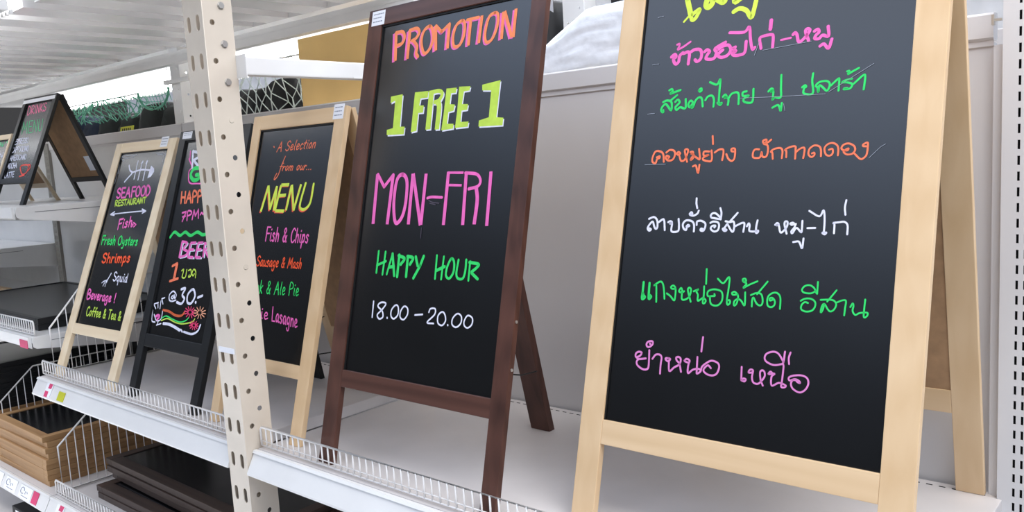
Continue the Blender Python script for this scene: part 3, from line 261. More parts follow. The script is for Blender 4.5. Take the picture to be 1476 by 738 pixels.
def plate(name, outline, holes, th, m, parent=None, matrix=None):
    """flat plate with real holes, built in local XY and extruded along Z"""
    cu = bpy.data.curves.new(name, 'CURVE'); cu.dimensions = '2D'; cu.fill_mode = 'BOTH'; cu.extrude = th / 2
    for loop in [outline] + holes:
        sp = cu.splines.new('POLY'); sp.points.add(len(loop) - 1)
        for p, q in zip(sp.points, loop): p.co = (q[0], q[1], 0, 1)
        sp.use_cyclic_u = True
    t = bpy.data.objects.new('tmp', cu); COL.objects.link(t)
    me = bpy.data.meshes.new_from_object(t.evaluated_get(bpy.context.evaluated_depsgraph_get())); me.name = name
    bpy.data.objects.remove(t); bpy.data.curves.remove(cu)
    me.materials.clear(); me.materials.append(m)
    o = bpy.data.objects.new(name, me); COL.objects.link(o)
    if parent: o.parent = parent
    if matrix is not None: o.matrix_local = matrix
    return o
def slotted(name, w, z0, z1, cols, pitch, sw, shh, m, parent, y0=-.001, y1=.001):
    """plate with straight columns of rectangular slots"""
    mb = MB(); xs = [-w / 2]
    for c in cols: xs += [c - sw / 2, c + sw / 2]
    xs.append(w / 2)
    for i in range(0, len(xs), 2): mb.box((xs[i], y0, z0), (xs[i + 1], y1, z1))
    for c in cols:
        z = z0; k = z0 + .1
        while k + shh < z1 - .02: mb.box((c - sw / 2, y0, z), (c + sw / 2, y1, k)); z = k + shh; k += pitch
        mb.box((c - sw / 2, y0, z), (c + sw / 2, y1, z1))
    return mb.obj(name, m, parent)
def ellipse(cx, cy, rx, ry, n=14): return [(cx + rx * math.cos(2 * math.pi * k / n), cy + ry * math.sin(2 * math.pi * k / n)) for k in range(n)]
def slot(cx, cy, w, h): # rounded slot
    pts = []
    for k in range(6): a = math.pi * k / 5; pts.append((cx + w / 2 * math.cos(a), cy + h / 2 - w / 2 + w / 2 * math.sin(a)))
    for k in range(6): a = math.pi + math.pi * k / 5; pts.append((cx + w / 2 * math.cos(a), cy - h / 2 + w / 2 + w / 2 * math.sin(a)))
    return pts

# ------------------------------------------------------------------ handwriting
def catmull(p, n=5):
    if len(p) < 3: return p
    closed = (p[0] - p[-1]).length < .003
    q = []
    for i in range(len(p) - 1):
        a = p[i - 1] if i > 0 else (p[-2] if closed else p[0] * 2 - p[1]); b = p[i]; c = p[i + 1]; d = p[i + 2] if i + 2 < len(p) else (p[1] if closed else p[-1] * 2 - p[-2])
        for k in range(n):
            t = k / n; q.append(.5 * ((2 * b) + (c - a) * t + (2 * a - 5 * b + 4 * c - d) * t * t + (3 * b - a - 3 * c + d) * t ** 3))
    q.append(p[-1]); return q
def ribbon(mb, pts, w, place, flat, lift):
    n = len(pts); h = w / 2
    L, R_ = [], []
    for i, p in enumerate(pts):
        t = (pts[min(i + 1, n - 1)] - pts[max(i - 1, 0)])
        if t.length < 1e-7: t = Vector((1, 0))
        t.normalize(); nn = Vector((-t.y, t.x)); L.append(p + nn * h); R_.append(p - nn * h)
    base = len(mb.v)
    for a, b in zip(L, R_): mb.v += [place(a.x, a.y, lift), place(b.x, b.y, lift)]
    for i in range(n - 1):
        k = base + 2 * i; mb.f.append((k, k + 1, k + 3, k + 2))
    if not flat:
        for e, s in ((0, -1), (n - 1, 1)):
            p = pts[e]; t = (pts[min(e + 1, n - 1)] - pts[max(e - 1, 0)]).normalized() * s; nn = Vector((-t.y, t.x))
            b0 = len(mb.v)
            for k in range(7):
                a = math.pi * k / 6; q = p + nn * (h * math.cos(a)) + t * (h * math.sin(a)); mb.v.append(place(q.x, q.y, lift))
            mb.f.append(tuple(range(b0, b0 + 7)))
def words_of(strokes, gap=.0165):
    ext = sorted((min(st[2::2]) / 1e4, max(st[2::2]) / 1e4, i) for i, st in enumerate(strokes)); out = []; hi = -9
    for a, b, i in ext:
        if a - hi > gap or not out: out.append([])
        out[-1].append(strokes[i]); hi = max(hi, b)
    return out
def lettering(board, place, parent):
    g = 0
    for label, col, strokes in WRITING.get(board, []):
        for part in ([[s_] for s_ in strokes] if 'guide' in label or 'dust' in label else words_of(strokes) if board in ('big', 'promo') and 'lettering' in label else [strokes]):
            mb = MB()
            for j, st in enumerate(part):
                kind, w = st[0], st[1] / 1e4; c = [x / 1e4 for x in st[2:]]
                pts = [Vector((c[i], c[i + 1])) for i in range(0, len(c), 2)]
                lift = .0003 + g * .00012 + (j % 7) * .00001
                if kind == 2:
                    b0 = len(mb.v); mb.v += [place(p.x, p.y, lift) for p in pts]; mb.f.append(tuple(range(b0, b0 + len(pts)))); continue
                flat = bool(kind & 4)
                if kind & 1: pts = catmull(pts)
                elif len(pts) > 2 and not flat:
                    for i in range(len(pts) - 1): ribbon(mb, pts[i:i + 2], w, place, False, lift)   # straight pieces with round joins
                    continue
                ribbon(mb, pts, w, place, flat, lift)
            nm = 'lettering' if 'lettering' in label else 'chalk_mark' if 'guide' in label or 'dust' in label else 'drawing'
            me = bpy.data.meshes.new(nm); me.from_pydata([tuple(v) for v in mb.v], [], mb.f)
            me.materials.append(INK[col]); o = bpy.data.objects.new(nm, me); COL.objects.link(o); o.parent = parent; o['label'] = label
        g += 1

# ------------------------------------------------------------------ A-boards
def sticker(place, u0, v0, u1, v1, parent, lift=.0006, lines=3):
    mb = MB(); mb.hexa([place(u0, v0, -.0001), place(u1, v0, -.0001), place(u1, v1, -.0001), place(u0, v1, -.0001), place(u0, v0, lift), place(u1, v0, lift), place(u1, v1, lift), place(u0, v1, lift)])
    o = mb.obj('price_sticker', PAPER, parent); o['label'] = 'white printed sticker'
    mb = MB(); h = v1 - v0; w = u1 - u0
    for k in range(lines):
        v = v1 - h * (.22 + .26 * k); x = u0 + w * .12
        while x < u1 - w * (.2 if k == 1 else .14):
            dx = w * random.uniform(.05, .12); b0 = len(mb.v)
            mb.v += [place(x, v - h * .035, lift + .0002), place(x + dx, v - h * .035, lift + .0002), place(x + dx, v + h * .035, lift + .0002), place(x, v + h * .035, lift + .0002)]; mb.f.append((b0, b0 + 1, b0 + 2, b0 + 3)); x += dx + w * .03
    mb.obj('small_print', GREYINK, o)
def a_board(key, name_label, wd, t=.014, D=.42, rear='frame', group=None, cord=True, rail=None, seed=0):
    b = BOARD[key]; th = b['tilt']; s, c = math.sin(th), math.cos(th); Wd = b['uor']; ul, ur = b['ul'], b['ur']; vt, vot, vb, vrb = b['vt'], b['vot'], b['vb'], b['vrb']
    cx, sn = math.cos(b['yaw']), math.sin(b['yaw'])
    root = thing('chalkboard_sign', name_label, 'chalkboard', (b['x0'] + cx * Wd / 2, b['y0'] + sn * Wd / 2, b['z0'] + .0004), b['yaw'], group)
    def P(u, v, w): return Vector((u - Wd / 2, v * s + w * c, v * c - w * s))
    wx, wy, wz = WOODS[wd]; bev = .0012
    def bar(u0, u1, v0, v1, w0, w1, foot=False):
        f0, f1 = (w0 * s / c, w1 * s / c) if foot else (v0, v0)
        return MB().hexa([P(u0, f0, w0), P(u1, f0, w0), P(u1, f1, w1), P(u0, f1, w1), P(u0, v1, w0), P(u1, v1, w0), P(u1, v1, w1), P(u0, v1, w1)])
    bar(0, ul, 0, vot, 0, t, True).obj('front_leg', wz, root, bev); bar(ur, Wd, 0, vot, 0, t, True).obj('front_leg', wz, root, bev)
    bar(ul, ur, vt, vot, 0, t).obj('top_rail', wx, root, bev); bar(ul, ur, vrb, vb, .0005, t).obj('bottom_rail', wx, root, bev)
    rc = .007
    sl = bar(ul, ur, vb, vt, rc, rc + .004).obj('slate', SLATE, root)
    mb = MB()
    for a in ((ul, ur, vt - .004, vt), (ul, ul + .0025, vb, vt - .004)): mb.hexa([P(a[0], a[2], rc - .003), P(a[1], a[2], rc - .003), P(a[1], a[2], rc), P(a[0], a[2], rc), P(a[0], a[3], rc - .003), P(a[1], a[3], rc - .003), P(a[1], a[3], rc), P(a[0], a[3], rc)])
    mb.obj('edge_trim', EDGEB, root)  # thin black strips along the top and left edges of the slate
    lettering(key, lambda u, v, l: P(u, v, rc - l), sl)
    def Pf(u, v, l): return P(u, v, -l)
    T = P(0, vot - .004, t)
    if rear == 'frame':
        ph = math.atan2(D - T.y, T.z); s2, c2 = math.sin(ph), math.cos(ph); L2 = math.hypot(D - T.y, T.z)
        def Q(u, v, w): return Vector((u - Wd / 2, D - v * s2 + w * c2, v * c2 + w * s2))
        def bar2(u0, u1, v0, v1, w0, w1, foot=False):
            f0, f1 = (-w0 * s2 / c2, -w1 * s2 / c2) if foot else (v0, v0)
            return MB().hexa([Q(u0, f0, w0), Q(u1, f0, w0), Q(u1, f1, w1), Q(u0, f1, w1), Q(u0, v1, w0), Q(u1, v1, w0), Q(u1, v1, w1), Q(u0, v1, w1)])
        bar2(0, ul, 0, L2, .001, t, True).obj('rear_leg', wz, root, bev); bar2(ur, Wd, 0, L2, .001, t, True).obj('rear_leg', wz, root, bev)
        r0, r1 = rail or (vrb, vb)
        bar2(ul, ur, L2 - (vot - vt), L2, .001, t).obj('rear_top_rail', wx, root, bev); bar2(ul, ur, r0, r1, .001, t).obj('rear_bottom_rail', wx, root, bev)
        bar2(ul, ur, r1, L2 - (vot - vt), .003, .006).obj('rear_panel', HARD, root)
        for u in (Wd * .2, Wd * .8):
            mb = MB(); mb.tube([P(u - .018, vot, t + .002), P(u + .018, vot, t + .002)], .004, 8)
            mb.hexa([P(u - .018, vot - .03, t), P(u + .018, vot - .03, t), P(u + .018, vot - .03, t + .0012), P(u - .018, vot - .03, t + .0012), P(u - .018, vot, t), P(u + .018, vot, t), P(u + .018, vot, t + .0012), P(u - .018, vot, t + .0012)])
            mb.obj('hinge', METAL, root)
        if cord:
            for u in (ul * .5, Wd - ul * .5):
                a, e = P(u, vb + .03, t), Q(u, vb + .03, .001); mb = MB(); n = 8
                mb.tube([a.lerp(e, k / n) - Vector((0, 0, .012 * math.sin(math.pi * k / n))) for k in range(n + 1)], .0016, 5).obj('stay_cord', CORD, root, smooth=True)
        return root, P, Q, L2
    # a single strut pivoting behind the frame
    um = Wd / 2 + .035; hw = .028; top = P(um, vot * .86, t + .002); F = Vector((top.x, D, 0)); d = (top - F); L2 = d.length; d.normalize(); nrm = Vector((0, d.z, -d.y))
    mb = MB(); q = []
    for v, w in ((0, 0), (0, .02), (L2, 0), (L2, .02)):
        for sx in (-hw, hw): q.append(Vector((F.x + sx, 0, 0)) + Vector((0, F.y, 0)) + d * v + nrm * w)
    for i in (0, 1, 2, 3):
        k = q[i].z / d.z; q[i] = q[i] - d * k
    mb.hexa([q[0], q[1], q[3], q[2], q[4], q[5], q[7], q[6]]).obj('rear_strut', wz, root, bev)
    bar(ul, ur, vot * .83, vot * .89, t, t + .0018).obj('back_crosspiece', wx, root)
    bar(ul, ur, vb, vt, rc + .004, t).obj('rear_panel', HARD, root)
    a = P(Wd - .03, .26, t); e = F + d * .16 + Vector((hw, 0, 0)) - nrm * .0
    MB().tube([a, a.lerp(e, .5) - Vector((0, 0, .006)), e], .0016, 5).obj('stay_cord', CORD, root, smooth=True)
    mb = MB()
    for v in (.27, .36): mb.cyl(P(Wd, v, t * .5), (1, 0, 0), .003, .0015, 10)
    mb.obj('screw', METAL, root)
    return root, P, None, L2

# ------------------------------------------------------------------ setting
struct(MB().box((-12, -4, -.05), (4, 6, 0)).obj('floor', FLOOR))
struct(MB().box((-12, 5.6, 0), (4, 5.7, 3.2)).obj('wall_back', mat('far_store_wall', (196, 196, 198), .7)))

# ------------------------------------------------------------------ rack frame
PX0, PX1, PY0, PY1 = -1.82, -1.738, 1.0, 1.072
up = thing('rack_upright', 'cream perforated steel upright post standing in front of the middle shelf', 'upright post', ((PX0 + PX1) / 2, (PY0 + PY1) / 2, 0))
off = Vector((-(PX0 + PX1) / 2, -(PY0 + PY1) / 2, 0))
TOP = 2.0245; zs = [1.89 - .0848 * k + .0848 * 7 for k in range(26)]; th = .0022
wF = PX1 - PX0
holes = []
for z in zs:
    if .1 < z < TOP - .05: holes += [slot(.021, z, .0155, .036), slot(.060, z, .0155, .036)]
plate('front_face', [(0, 0), (wF, 0), (wF, TOP), (0, TOP)], holes, th, CREAM, up, Matrix.Translation(Vector((PX0, PY0 + th / 2, 0)) + off) @ Matrix.Rotation(math.pi / 2, 4, 'X'))
dp = PY1 - PY0
sh = []
for z in zs:
    if .1 < z < TOP - .1: sh += [ellipse(.0225, z, .0062, .0064), ellipse(.047, z + .0372, .0062, .0064)]
for x, nm in ((PX1 - th / 2, 'right'), (PX0 + th / 2, 'left')):
    plate('side_face', [(th, 0), (dp, 0), (dp, TOP), (th, TOP)], sh, th, CREAM, up, Matrix.Translation(Vector((x, PY0, 0)) + off) @ Matrix(((0, 0, 1, 0), (1, 0, 0, 0), (0, 1, 0, 0), (0, 0, 0, 1))))
mb = MB()
for x0, x1 in ((PX1 - .016, PX1), (PX0, PX0 + .016)): mb.box((x0 + off.x, PY1 + off.y, 0), (x1 + off.x, PY1 + off.y + th, TOP))
mb.obj('rear_flange', CREAM, up)
MB().box((PX0 + off.x - .02, PY0 + off.y - .02, 0), (PX1 + off.x + .02, PY1 + off.y + .02, .006)).obj('base_plate', CREAM, up)
for k in range(3):
    mb = MB(); z = 1.928 - .0848 * k
    mb.cyl((PX1 + off.x, PY0 + .047 + off.y, z), (1, 0, 0), .0075, .0045, 6); mb.cyl((PX1 + off.x, PY0 + .047 + off.y, z), (1, 0, 0), .0085, .0012, 14)
    mb.obj('bolt', METAL, up)
for k in (3, 7, 12): MB().cyl((PX1 + off.x - .004, PY0 + .047 + off.y, 1.928 - .0848 * k), (1, 0, 0), .0062, .0045, 12).obj('hole_plug', CREAM, up)
MB().box((PX0 + off.x + .008, PY0 + off.y - .0012, 1.135), (PX1 + off.x - .006, PY0 + off.y, 1.148)).obj('tape_strip', PAPER, up)

def rear_upright(x, y, z1, label, w=.07):
    t = thing('rear_rack_upright', label, 'upright post', (x, y, 0))
    hl = []
    z = 1.0
    while z < z1 - .05: hl.append(ellipse(.018, z, .004, .0045, 10)); hl.append(ellipse(w - .018, z + .04, .004, .0045, 10)); z += .085
    plate('front_face', [(0, 0), (w, 0), (w, z1), (0, z1)], hl, .002, WHITE, t, Matrix.Translation((-w / 2, .001, 0)) @ Matrix.Rotation(math.pi / 2, 4, 'X'))
    hl = []
    z = 1.0
    while z < z1 - .05: hl.append(ellipse(.03, z + .02, .004, .0045, 10)); z += .085
    for sx in (-1, 1):
        plate('side_face', [(.002, 0), (.06, 0), (.06, z1), (.002, z1)], hl, .002, WHITE, t, Matrix.Translation((sx * (w / 2 - .001), 0, 0)) @ Matrix(((0, 0, 1, 0), (1, 0, 0, 0), (0, 1, 0, 0), (0, 0, 0, 1))))
    return t
u1 = rear_upright(-3.205, 1.70, 2.055, 'white rear rack upright rising beside the green net')
MB().box((-.06, -.022, 1.915), (.14, -.002, 1.93)).obj('crossbar_hook', WHITE, u1)
u2 = rear_upright(-1.50, 2.06, 2.6, 'white rack upright seen above the plastic wrapped bundle', .078)
u3 = rear_upright(-1.775, 1.70, 2.02, 'white rear rack upright hidden behind the promotion board at the crossbar end')
cb = thing('rack_crossbar', 'white steel crossbar running back from the perforated post', 'crossbar', (-1.72, 1.38, 1.793))
MB().box((-.0175, -.306, -.0205), (.0175, .31, .0205)).obj('bar', WHITE, cb, .003)
MB().box((.0176, .0, -.02), (.019, .31, -.0165)).obj('lower_lip', WHITE, cb)
for yy in (-.307, .31): MB().box((-.022, yy - .001, -.026), (.022, yy + .001, .026)).obj('end_bracket', WHITE, cb)
bb = thing('rack_beam', 'white steel beam under the rear of the ribbed overhead deck', 'beam', (-3.2, 1.66, 2.0))
MB().box((-3.0, -.018, -.021), (1.46, .018, .024)).obj('box_beam', WHITE, bb, .003)
MB().box((-3.0, -.0195, .006), (1.46, -.018, .010)).obj('step_lip', WHITE, bb)
# overhead deck: folded channels running front to back
dk = thing('overhead_deck', 'white ribbed steel deck overhead forming the shelf roof', 'deck', (-3.2, 1.32, 2.026))
prof = []
pitch = .20; x = -3.0
while x < 1.36:
    prof += [(x, .04), (x + .004, .0), (x + .122, .0), (x + .126, .04)]; x += pitch
prof.append((1.42, .04))
thk = .0025
mb = MB()
for i in range(len(prof) - 1):
    (xa, za), (xb, zb) = prof[i], prof[i + 1]
    mb.hexa([(xa, -.415, za), (xb, -.415, zb), (xb, .285, zb), (xa, .285, za), (xa, -.415, za + thk), (xb, -.415, zb + thk), (xb, .285, zb + thk), (xa, .285, za + thk)])
mb.obj('ribbed_sheet', GLOSSW, dk)
MB().box((-3.0, -.415, .0435), (1.42, .34, .05)).obj('top_sheet', WHITE, dk)
MB().box((-3.0, .285, .0), (1.42, .287, .0425)).obj('rear_closure', WHITE, dk)
# ------------------------------------------------------------------ shelves of this bay
def shelf(x0, x1, z, label, y0=1.03, y1=1.645, mdeck=DECK, dots=True, name='shelf'):
    t = thing(name, label, 'shelf', ((x0 + x1) / 2, (y0 + y1) / 2, z)); h = (x1 - x0) / 2; d = (y1 - y0) / 2
    MB().box((-h, -d, -.03), (h, d, 0)).obj('deck', mdeck, t, .002)
    mb = MB(); mb.prism([(-d - .002, -.001), (-d - .008, -.001), (-d - .034, -.050), (-d - .034, -.055), (-d - .002, -.058)], -h, h, 0)
    mb.obj('price_rail', WHITE, t)
    mb = MB(); mb.prism([(-d - .003, .0), (-d - .011, .0), (-d - .015, -.006), (-d - .004, -.0008)], -h, h, 0); mb.obj('rail_lip', WHITE, t)
    if dots:
        mb = MB(); x = -h + .02
        while x < h - .02: mb.box((x, d - .022, -.0005), (x + .011, d - .019, .0006)); x += .022
        mb.obj('slot_row', DARKHOLE, t)
    return t
s1 = shelf(-3.066, -1.822, .9, 'left grey shelf deck holding the seafood, beer and menu boards')
s2 = shelf(-1.736, -.292, .9, 'right grey shelf deck under the promotion board and Thai menu board')
s3 = shelf(-3.092, -1.822, .466, 'low shelf holding the stacked dark brown boards', dots=False)
s4 = shelf(-1.736, -.292, .466, 'low shelf right of the perforated post', dots=False)
s5 = shelf(-4.4, -3.098, .466, 'low shelf carrying the stack of pine framed chalkboards', dots=False)

def wire_fence(x0, x1, z, label, h=.048, y=1.04, pitch=.0215):
    t = thing('wire_fence', label, 'shelf fence', ((x0 + x1) / 2, y, z)); a = (x1 - x0) / 2
    mb = MB(); mb.tube([(-a, 0, .003), (-a, 0, h - .006), (-a + .006, 0, h), (a - .006, 0, h), (a, 0, h - .006), (a, 0, .003)], .0031, 6); mb.obj('frame_wire', WIRE, t, smooth=True)
    mb = MB(); n = int((x1 - x0) / pitch)
    for k in range(1, n):
        xx = -a + k * (x1 - x0) / n; mb.tube([(xx, 0, h), (xx, 0, .003)], .0021, 5)
    mb.tube([(-a, 0, .0025), (a, 0, .0025)], .0021, 5); mb.tube([(-a, 0, .014), (a, 0, .014)], .0014, 5)
    mb.obj('upright_wires', WIRE, t, smooth=True)
    return t
wire_fence(-3.066, -1.826, .904, 'long white wire fence along the shelf front left of the post')
wire_fence(-1.732, -.30, .904, 'white wire fence along the shelf front below the promotion board')
wire_fence(-3.088, -1.83, .469, 'white wire fence on the lowest shelf before the brown boards', h=.052)

def divider(x, z, ys, zt, label, y0=1.072, y1=1.60):
    t = thing('wire_divider', label, 'shelf divider', (x, y0, z))
    mb = MB(); h0, h1, yc = zt; mb.tube([(0, 0, .004), (0, 0, h0), (0, yc - y0, h1), (0, y1 - y0, h1), (0, y1 - y0, .004)], .0032, 6, True); mb.obj('frame_wire', WIRE, t, smooth=True)
    mb = MB(); n = int((y1 - y0) / .029)
    for k in range(1, n):
        yy = k * (y1 - y0) / n; top = h0 + (h1 - h0) * min(1, yy / (yc - y0)); mb.tube([(0, yy, .004), (0, yy, top)], .0018, 5)
    mb.obj('upright_wires', WIRE, t, smooth=True)
    return t
divider(-3.055, .90, None, (.16, .30, 1.20), 'white wire divider at the shelf end beside the seafood board')
divider(-3.71, .47, None, (.20, .34, 1.22), 'white wire divider between the two pine stacks on the low shelf', y0=1.06)
divider(-3.085, .47, None, (.165, .30, 1.22), 'white wire divider beside the stack of pine framed boards', y0=1.06)
# ------------------------------------------------------------------ back panels
def back_panel(x0, x1, label, z1=1.752, m=None):
    t = thing('back_panel', label, 'back panel', ((x0 + x1) / 2, 1.66, 0)); h = (x1 - x0) / 2
    MB().box((-h, -.008, .12), (h, .012, z1 - .05)).obj('sheet', m or PANEL, t)
    MB().prism([(-.012, z1 - .046), (-.016, z1 - .042), (-.016, z1 - .004), (-.012, z1), (.016, z1), (.016, z1 - .046)], -h, h, 0).obj('top_cap', PANEL, t)
    MB().box((-h, -.011, z1 - .056), (h, -.008, z1 - .046)).obj('lower_bead', PANEL, t)
    return t
back_panel(-3.086, -1.785, 'grey steel back panel behind the menu and beer boards')
back_panel(-1.78, -.319, 'grey steel back panel behind the promotion board')
back_panel(-4.40, -3.095, 'white back panel behind the drinks menu board', m=WHITE)
back_panel(-6.4, -4.46, 'far left white back panel at the edge of view', m=WHITE)
# gondola upright at the right edge
g = thing('slotted_upright', 'white slotted upright at the right edge beside the Thai board', 'upright post', (-.262, 1.62, 0))
slotted('slotted_face', .076, .2, 1.99, (-.0125, -.001, .0105), .0265, .004, .0155, PANEL, g)
for sx in (-1, 1): MB().box((sx * .037 - .001, .001, .2), (sx * .037 + .001,   .03, 1.99)).obj('side_wall', PANEL, g)
MB().box((-.03, .012, .2), (.03,   .014, 1.99)).obj('inner_backing', DARKHOLE, g)
MB().box((-.037, -.012, .0), (.037, .03, .2)).obj('foot', PANEL, g)
mb = MB(); mb.box((-.052, -.006, 1.733), (-.039, .0, 1.737)); mb.box((-.054, -.009, 1.727), (-.050, .003, 1.744)); mb.obj('latch_pin', METAL, g)
MB().box((-.054, .0135, .2), (-.0385, .0265, 1.695)).obj('panel_channel', PANEL, g)

# ------------------------------------------------------------------ the boards
rb, P, Q, L2 = a_board('big', 'large pale pine chalkboard with six lines of Thai menu writing', 'pine', t=.015, D=.484, rail=(.158, .203), cord=False)
pr, P, Q, L2 = a_board('promo', 'dark brown framed chalkboard reading promotion 1 free 1', 'walnut', t=.014, D=.425, rear='strut')
sticker(lambda u, v, l: P(u, v, -l), .012, 1.0, .056, 1.034, pr)
mn, P, Q, L2 = a_board('menu', 'pale wooden chalkboard headed a selection from our menu', 'pine', t=.014, D=.44)
sticker(lambda u, v, l: P(u, v, -l), .352, .800, .392, .838, mn)
br, P, Q, L2 = a_board('beer', 'black framed chalkboard offering beer, partly behind the perforated post', 'black', t=.016, D=.42)
sticker(lambda u, v, l: P(u, v, -l), .02, .806, .075, .828, br, lines=2)
sf, P, Q, L2 = a_board('sea', 'pale wooden chalkboard reading seafood restaurant with a fish bone drawing', 'pale', t=.014, D=.47)
sticker(lambda u, v, l: P(u, v, -l), .315, .806, .36, .842, sf)
dr, P, Q, L2 = a_board('drinks', 'small black framed drinks menu board on the upper left shelf', 'black', t=.012, D=.336, rail=(.075, .095), cord=False)
MB().hexa([P(.002, .418, -.0004), P(.272, .418, -.0004), P(.272, .418, .0), P(.002, .418, .0), P(.002, .433, -.0004), P(.272, .433, -.0004), P(.272, .433, 0), P(.002, .433, 0)]).obj('tape_strip', PAPER, dr)['label'] = 'white tape along the top rail'  # strip puts the bright sheen of the rail into white colour
Wd = BOARD['drinks']['uor']
MB().hexa([Q(Wd - .075, .12, .0022), Q(Wd - .03, .12, .0022), Q(Wd - .03, .12, .003), Q(Wd - .075, .12, .003), Q(Wd - .075, .18, .0022), Q(Wd - .03, .18, .0022), Q(Wd - .03, .18, .003), Q(Wd - .075, .18, .003)]).obj('price_sticker', PAPER, dr)['label'] = 'white paper label on the rear panel'
a_board('small', 'small pale framed chalkboard cut off at the left edge of the photo', 'pale', t=.012, D=.25, cord=False)

# ------------------------------------------------------------------ left bay
def cant_shelf(x0, x1, z, label, y0=1.03, y1=1.645, rail=True):
    t = thing('cantilever_shelf', label, 'shelf', ((x0 + x1) / 2, 1.03, z)); h = (x1 - x0) / 2; d = y1 - y0
    MB().box((-h + .004, .002, -.022), (h - .004, d, 0)).obj('deck', WHITE, t, .002)
    MB().prism([(-.008, -.0005), (.0015, -.0005), (.0015, -.042), (-.008, -.036)], -h + .012, h - .012, 0).obj('price_rail', WHITE, t)
    for sx in (-1, 1):
        mb = MB(); xx = sx * (h - .0015)
        mb.prism([(.006, -.002), (d, .0), (d, -.115), (d * .6, -.09), (.012, -.042), (.002, -.034), (.0, -.010)], xx - .0015, xx + .0015, 0); mb.obj('bracket', WHITE, t)
        MB().box((xx - .002 + sx * .0018, .06, -.0215), (xx + .002 + sx * .0002, d * .75, -.0195)).obj('bracket_groove', GROUT, t)
    return t
cant_shelf(-4.395, -3.105, 1.478, 'upper left shelf carrying the drinks menu board')
cant_shelf(-4.395, -3.105, 1.03, 'left shelf carrying flat glossy black boards')
wire_fence(-4.38, -3.12, 1.032, 'short white wire fence before the glossy black boards', h=.05, y=1.045)
lu = thing('slotted_upright', 'slotted upright between the two white back panels at far left', 'upright post', (-4.43, 1.64, 0))
slotted('slotted_face', .055, 0, 1.74, (-.009, .009), .03, .005, .018, DUSTY, lu)
for sx in (-1, 1): MB().box((sx * .0265 - .001, .001, 0), (sx * .0265 + .001, .03, 1.74)).obj('side_wall', DUSTY, lu)
cant_shelf(-6.3, -4.462, 1.25, 'far left shelf seen under the drinks board shelf')
cant_shelf(-6.3, -4.462, 1.03, 'far left lower shelf carrying a thin wooden batten')
def flat_board(name, label, cx, cy, z, w, d, t, fr, frame_m, slate_m, rz=0, cat='chalkboard', rx=0, group=None):
    b = thing(name, label, cat, (cx, cy, z), rz, group); b.rotation_euler = (rx, 0, rz)
    for a in (((-w / 2, -d / 2), (-w / 2 + fr, d / 2)), ((w / 2 - fr, -d / 2), (w / 2, d / 2))): MB().box((a[0][0], a[0][1], 0), (a[1][0], a[1][1], t)).obj('stile', frame_m[1], b, .0015)
    for a in (((-w / 2 + fr, -d / 2), (w / 2 - fr, -d / 2 + fr)), ((-w / 2 + fr, d / 2 - fr), (w / 2 - fr, d / 2))): MB().box((a[0][0], a[0][1], 0), (a[1][0], a[1][1], t)).obj('rail', frame_m[0], b, .0015)
    MB().box((-w / 2 + fr, -d / 2 + fr, t * .35), (w / 2 - fr, d / 2 - fr, t * .85)).obj('slate', slate_m, b)
    return b
for k in range(2):
    flat_board('flat_chalkboard', ('lower' if k == 0 else 'upper') + ' glossy black board lying flat on the left shelf behind the fence', -3.76 + .03 * k, 1.34, 1.0315 + .0225 * k, 1.1 - .05 * k, .5, .022, .02, WOODS['black'], GLASSB, cat='chalkboard')
rl = MB().box((-.5, -.012, 0), (.5, .012, .022)).obj('wooden_batten', WOODS['pine'][0]); rl.location = (-5.0, 1.42, 1.0305); tag(rl, 'thin wooden batten lying at far left behind the glossy black boards', 'batten')
# stack of pine frames on the low shelf
z = .4665; N = 9
for k in range(N):
    h = .0205; first = k == N - 1
    flat_board('pine_framed_chalkboard', 'pine framed chalkboard topmost of the stack on the low shelf' if first else 'pine framed chalkboard inside the stack on the low shelf', -3.435 + random.uniform(-.008, .004), 1.335 + random.uniform(-.006, .004), z, .50, .56, h - .0005, .032, WOODS['aged'], SLATE, random.uniform(-.012, .012), group=None if first else 'pine framed boards stacked on the low shelf'); z += h
z = .4665
for k in range(9):
    h = .0205; first = k == 8
    flat_board('pine_framed_chalkboard', 'pine framed black board at far left beside the tall pine stack' if first else 'pine framed chalkboard in the far left stack', -4.01, 1.33 + random.uniform(-.005, .005), z, .54, .58, h - .0005, .032, WOODS['aged'], SLATE, random.uniform(-.01, .01), group=None if first else 'pine framed boards stacked at far left'); z += h
lb = MB().box((-.27, -.008, 0), (.27, .008, .52)).obj('leaning_black_sheet', BLACKF, None, .002); lb.location = (-3.42, 1.632, .4665); tag(lb, 'black sheet board standing upright behind the stack of pine frames', 'board')  # dark sheet added where the back panel only falls into shade
for k in range(9):
    flat_board('black_framed_chalkboard', 'black framed chalkboard topmost of the far left stack' if k == 8 else 'black framed chalkboard within the far left stack', -4.01, 1.33, z, .52, .56, .0205, .03, WOODS['black'], GLASSB, random.uniform(-.012, .012), group=None if k == 8 else 'black framed boards stacked at far left'); z += .021
bs = thing('base_shelf', 'lowest base shelf holding dark packages at bottom left', 'shelf', (-3.6, 1.34, .16))
MB().box((-1.2, -.30, -.03), (1.7, .30, 0)).obj('deck', DECK, bs, .002); MB().box((-1.2, -.302, -.16), (1.7, -.29, -.0305)).obj('kick_plate', DUSTY, bs)
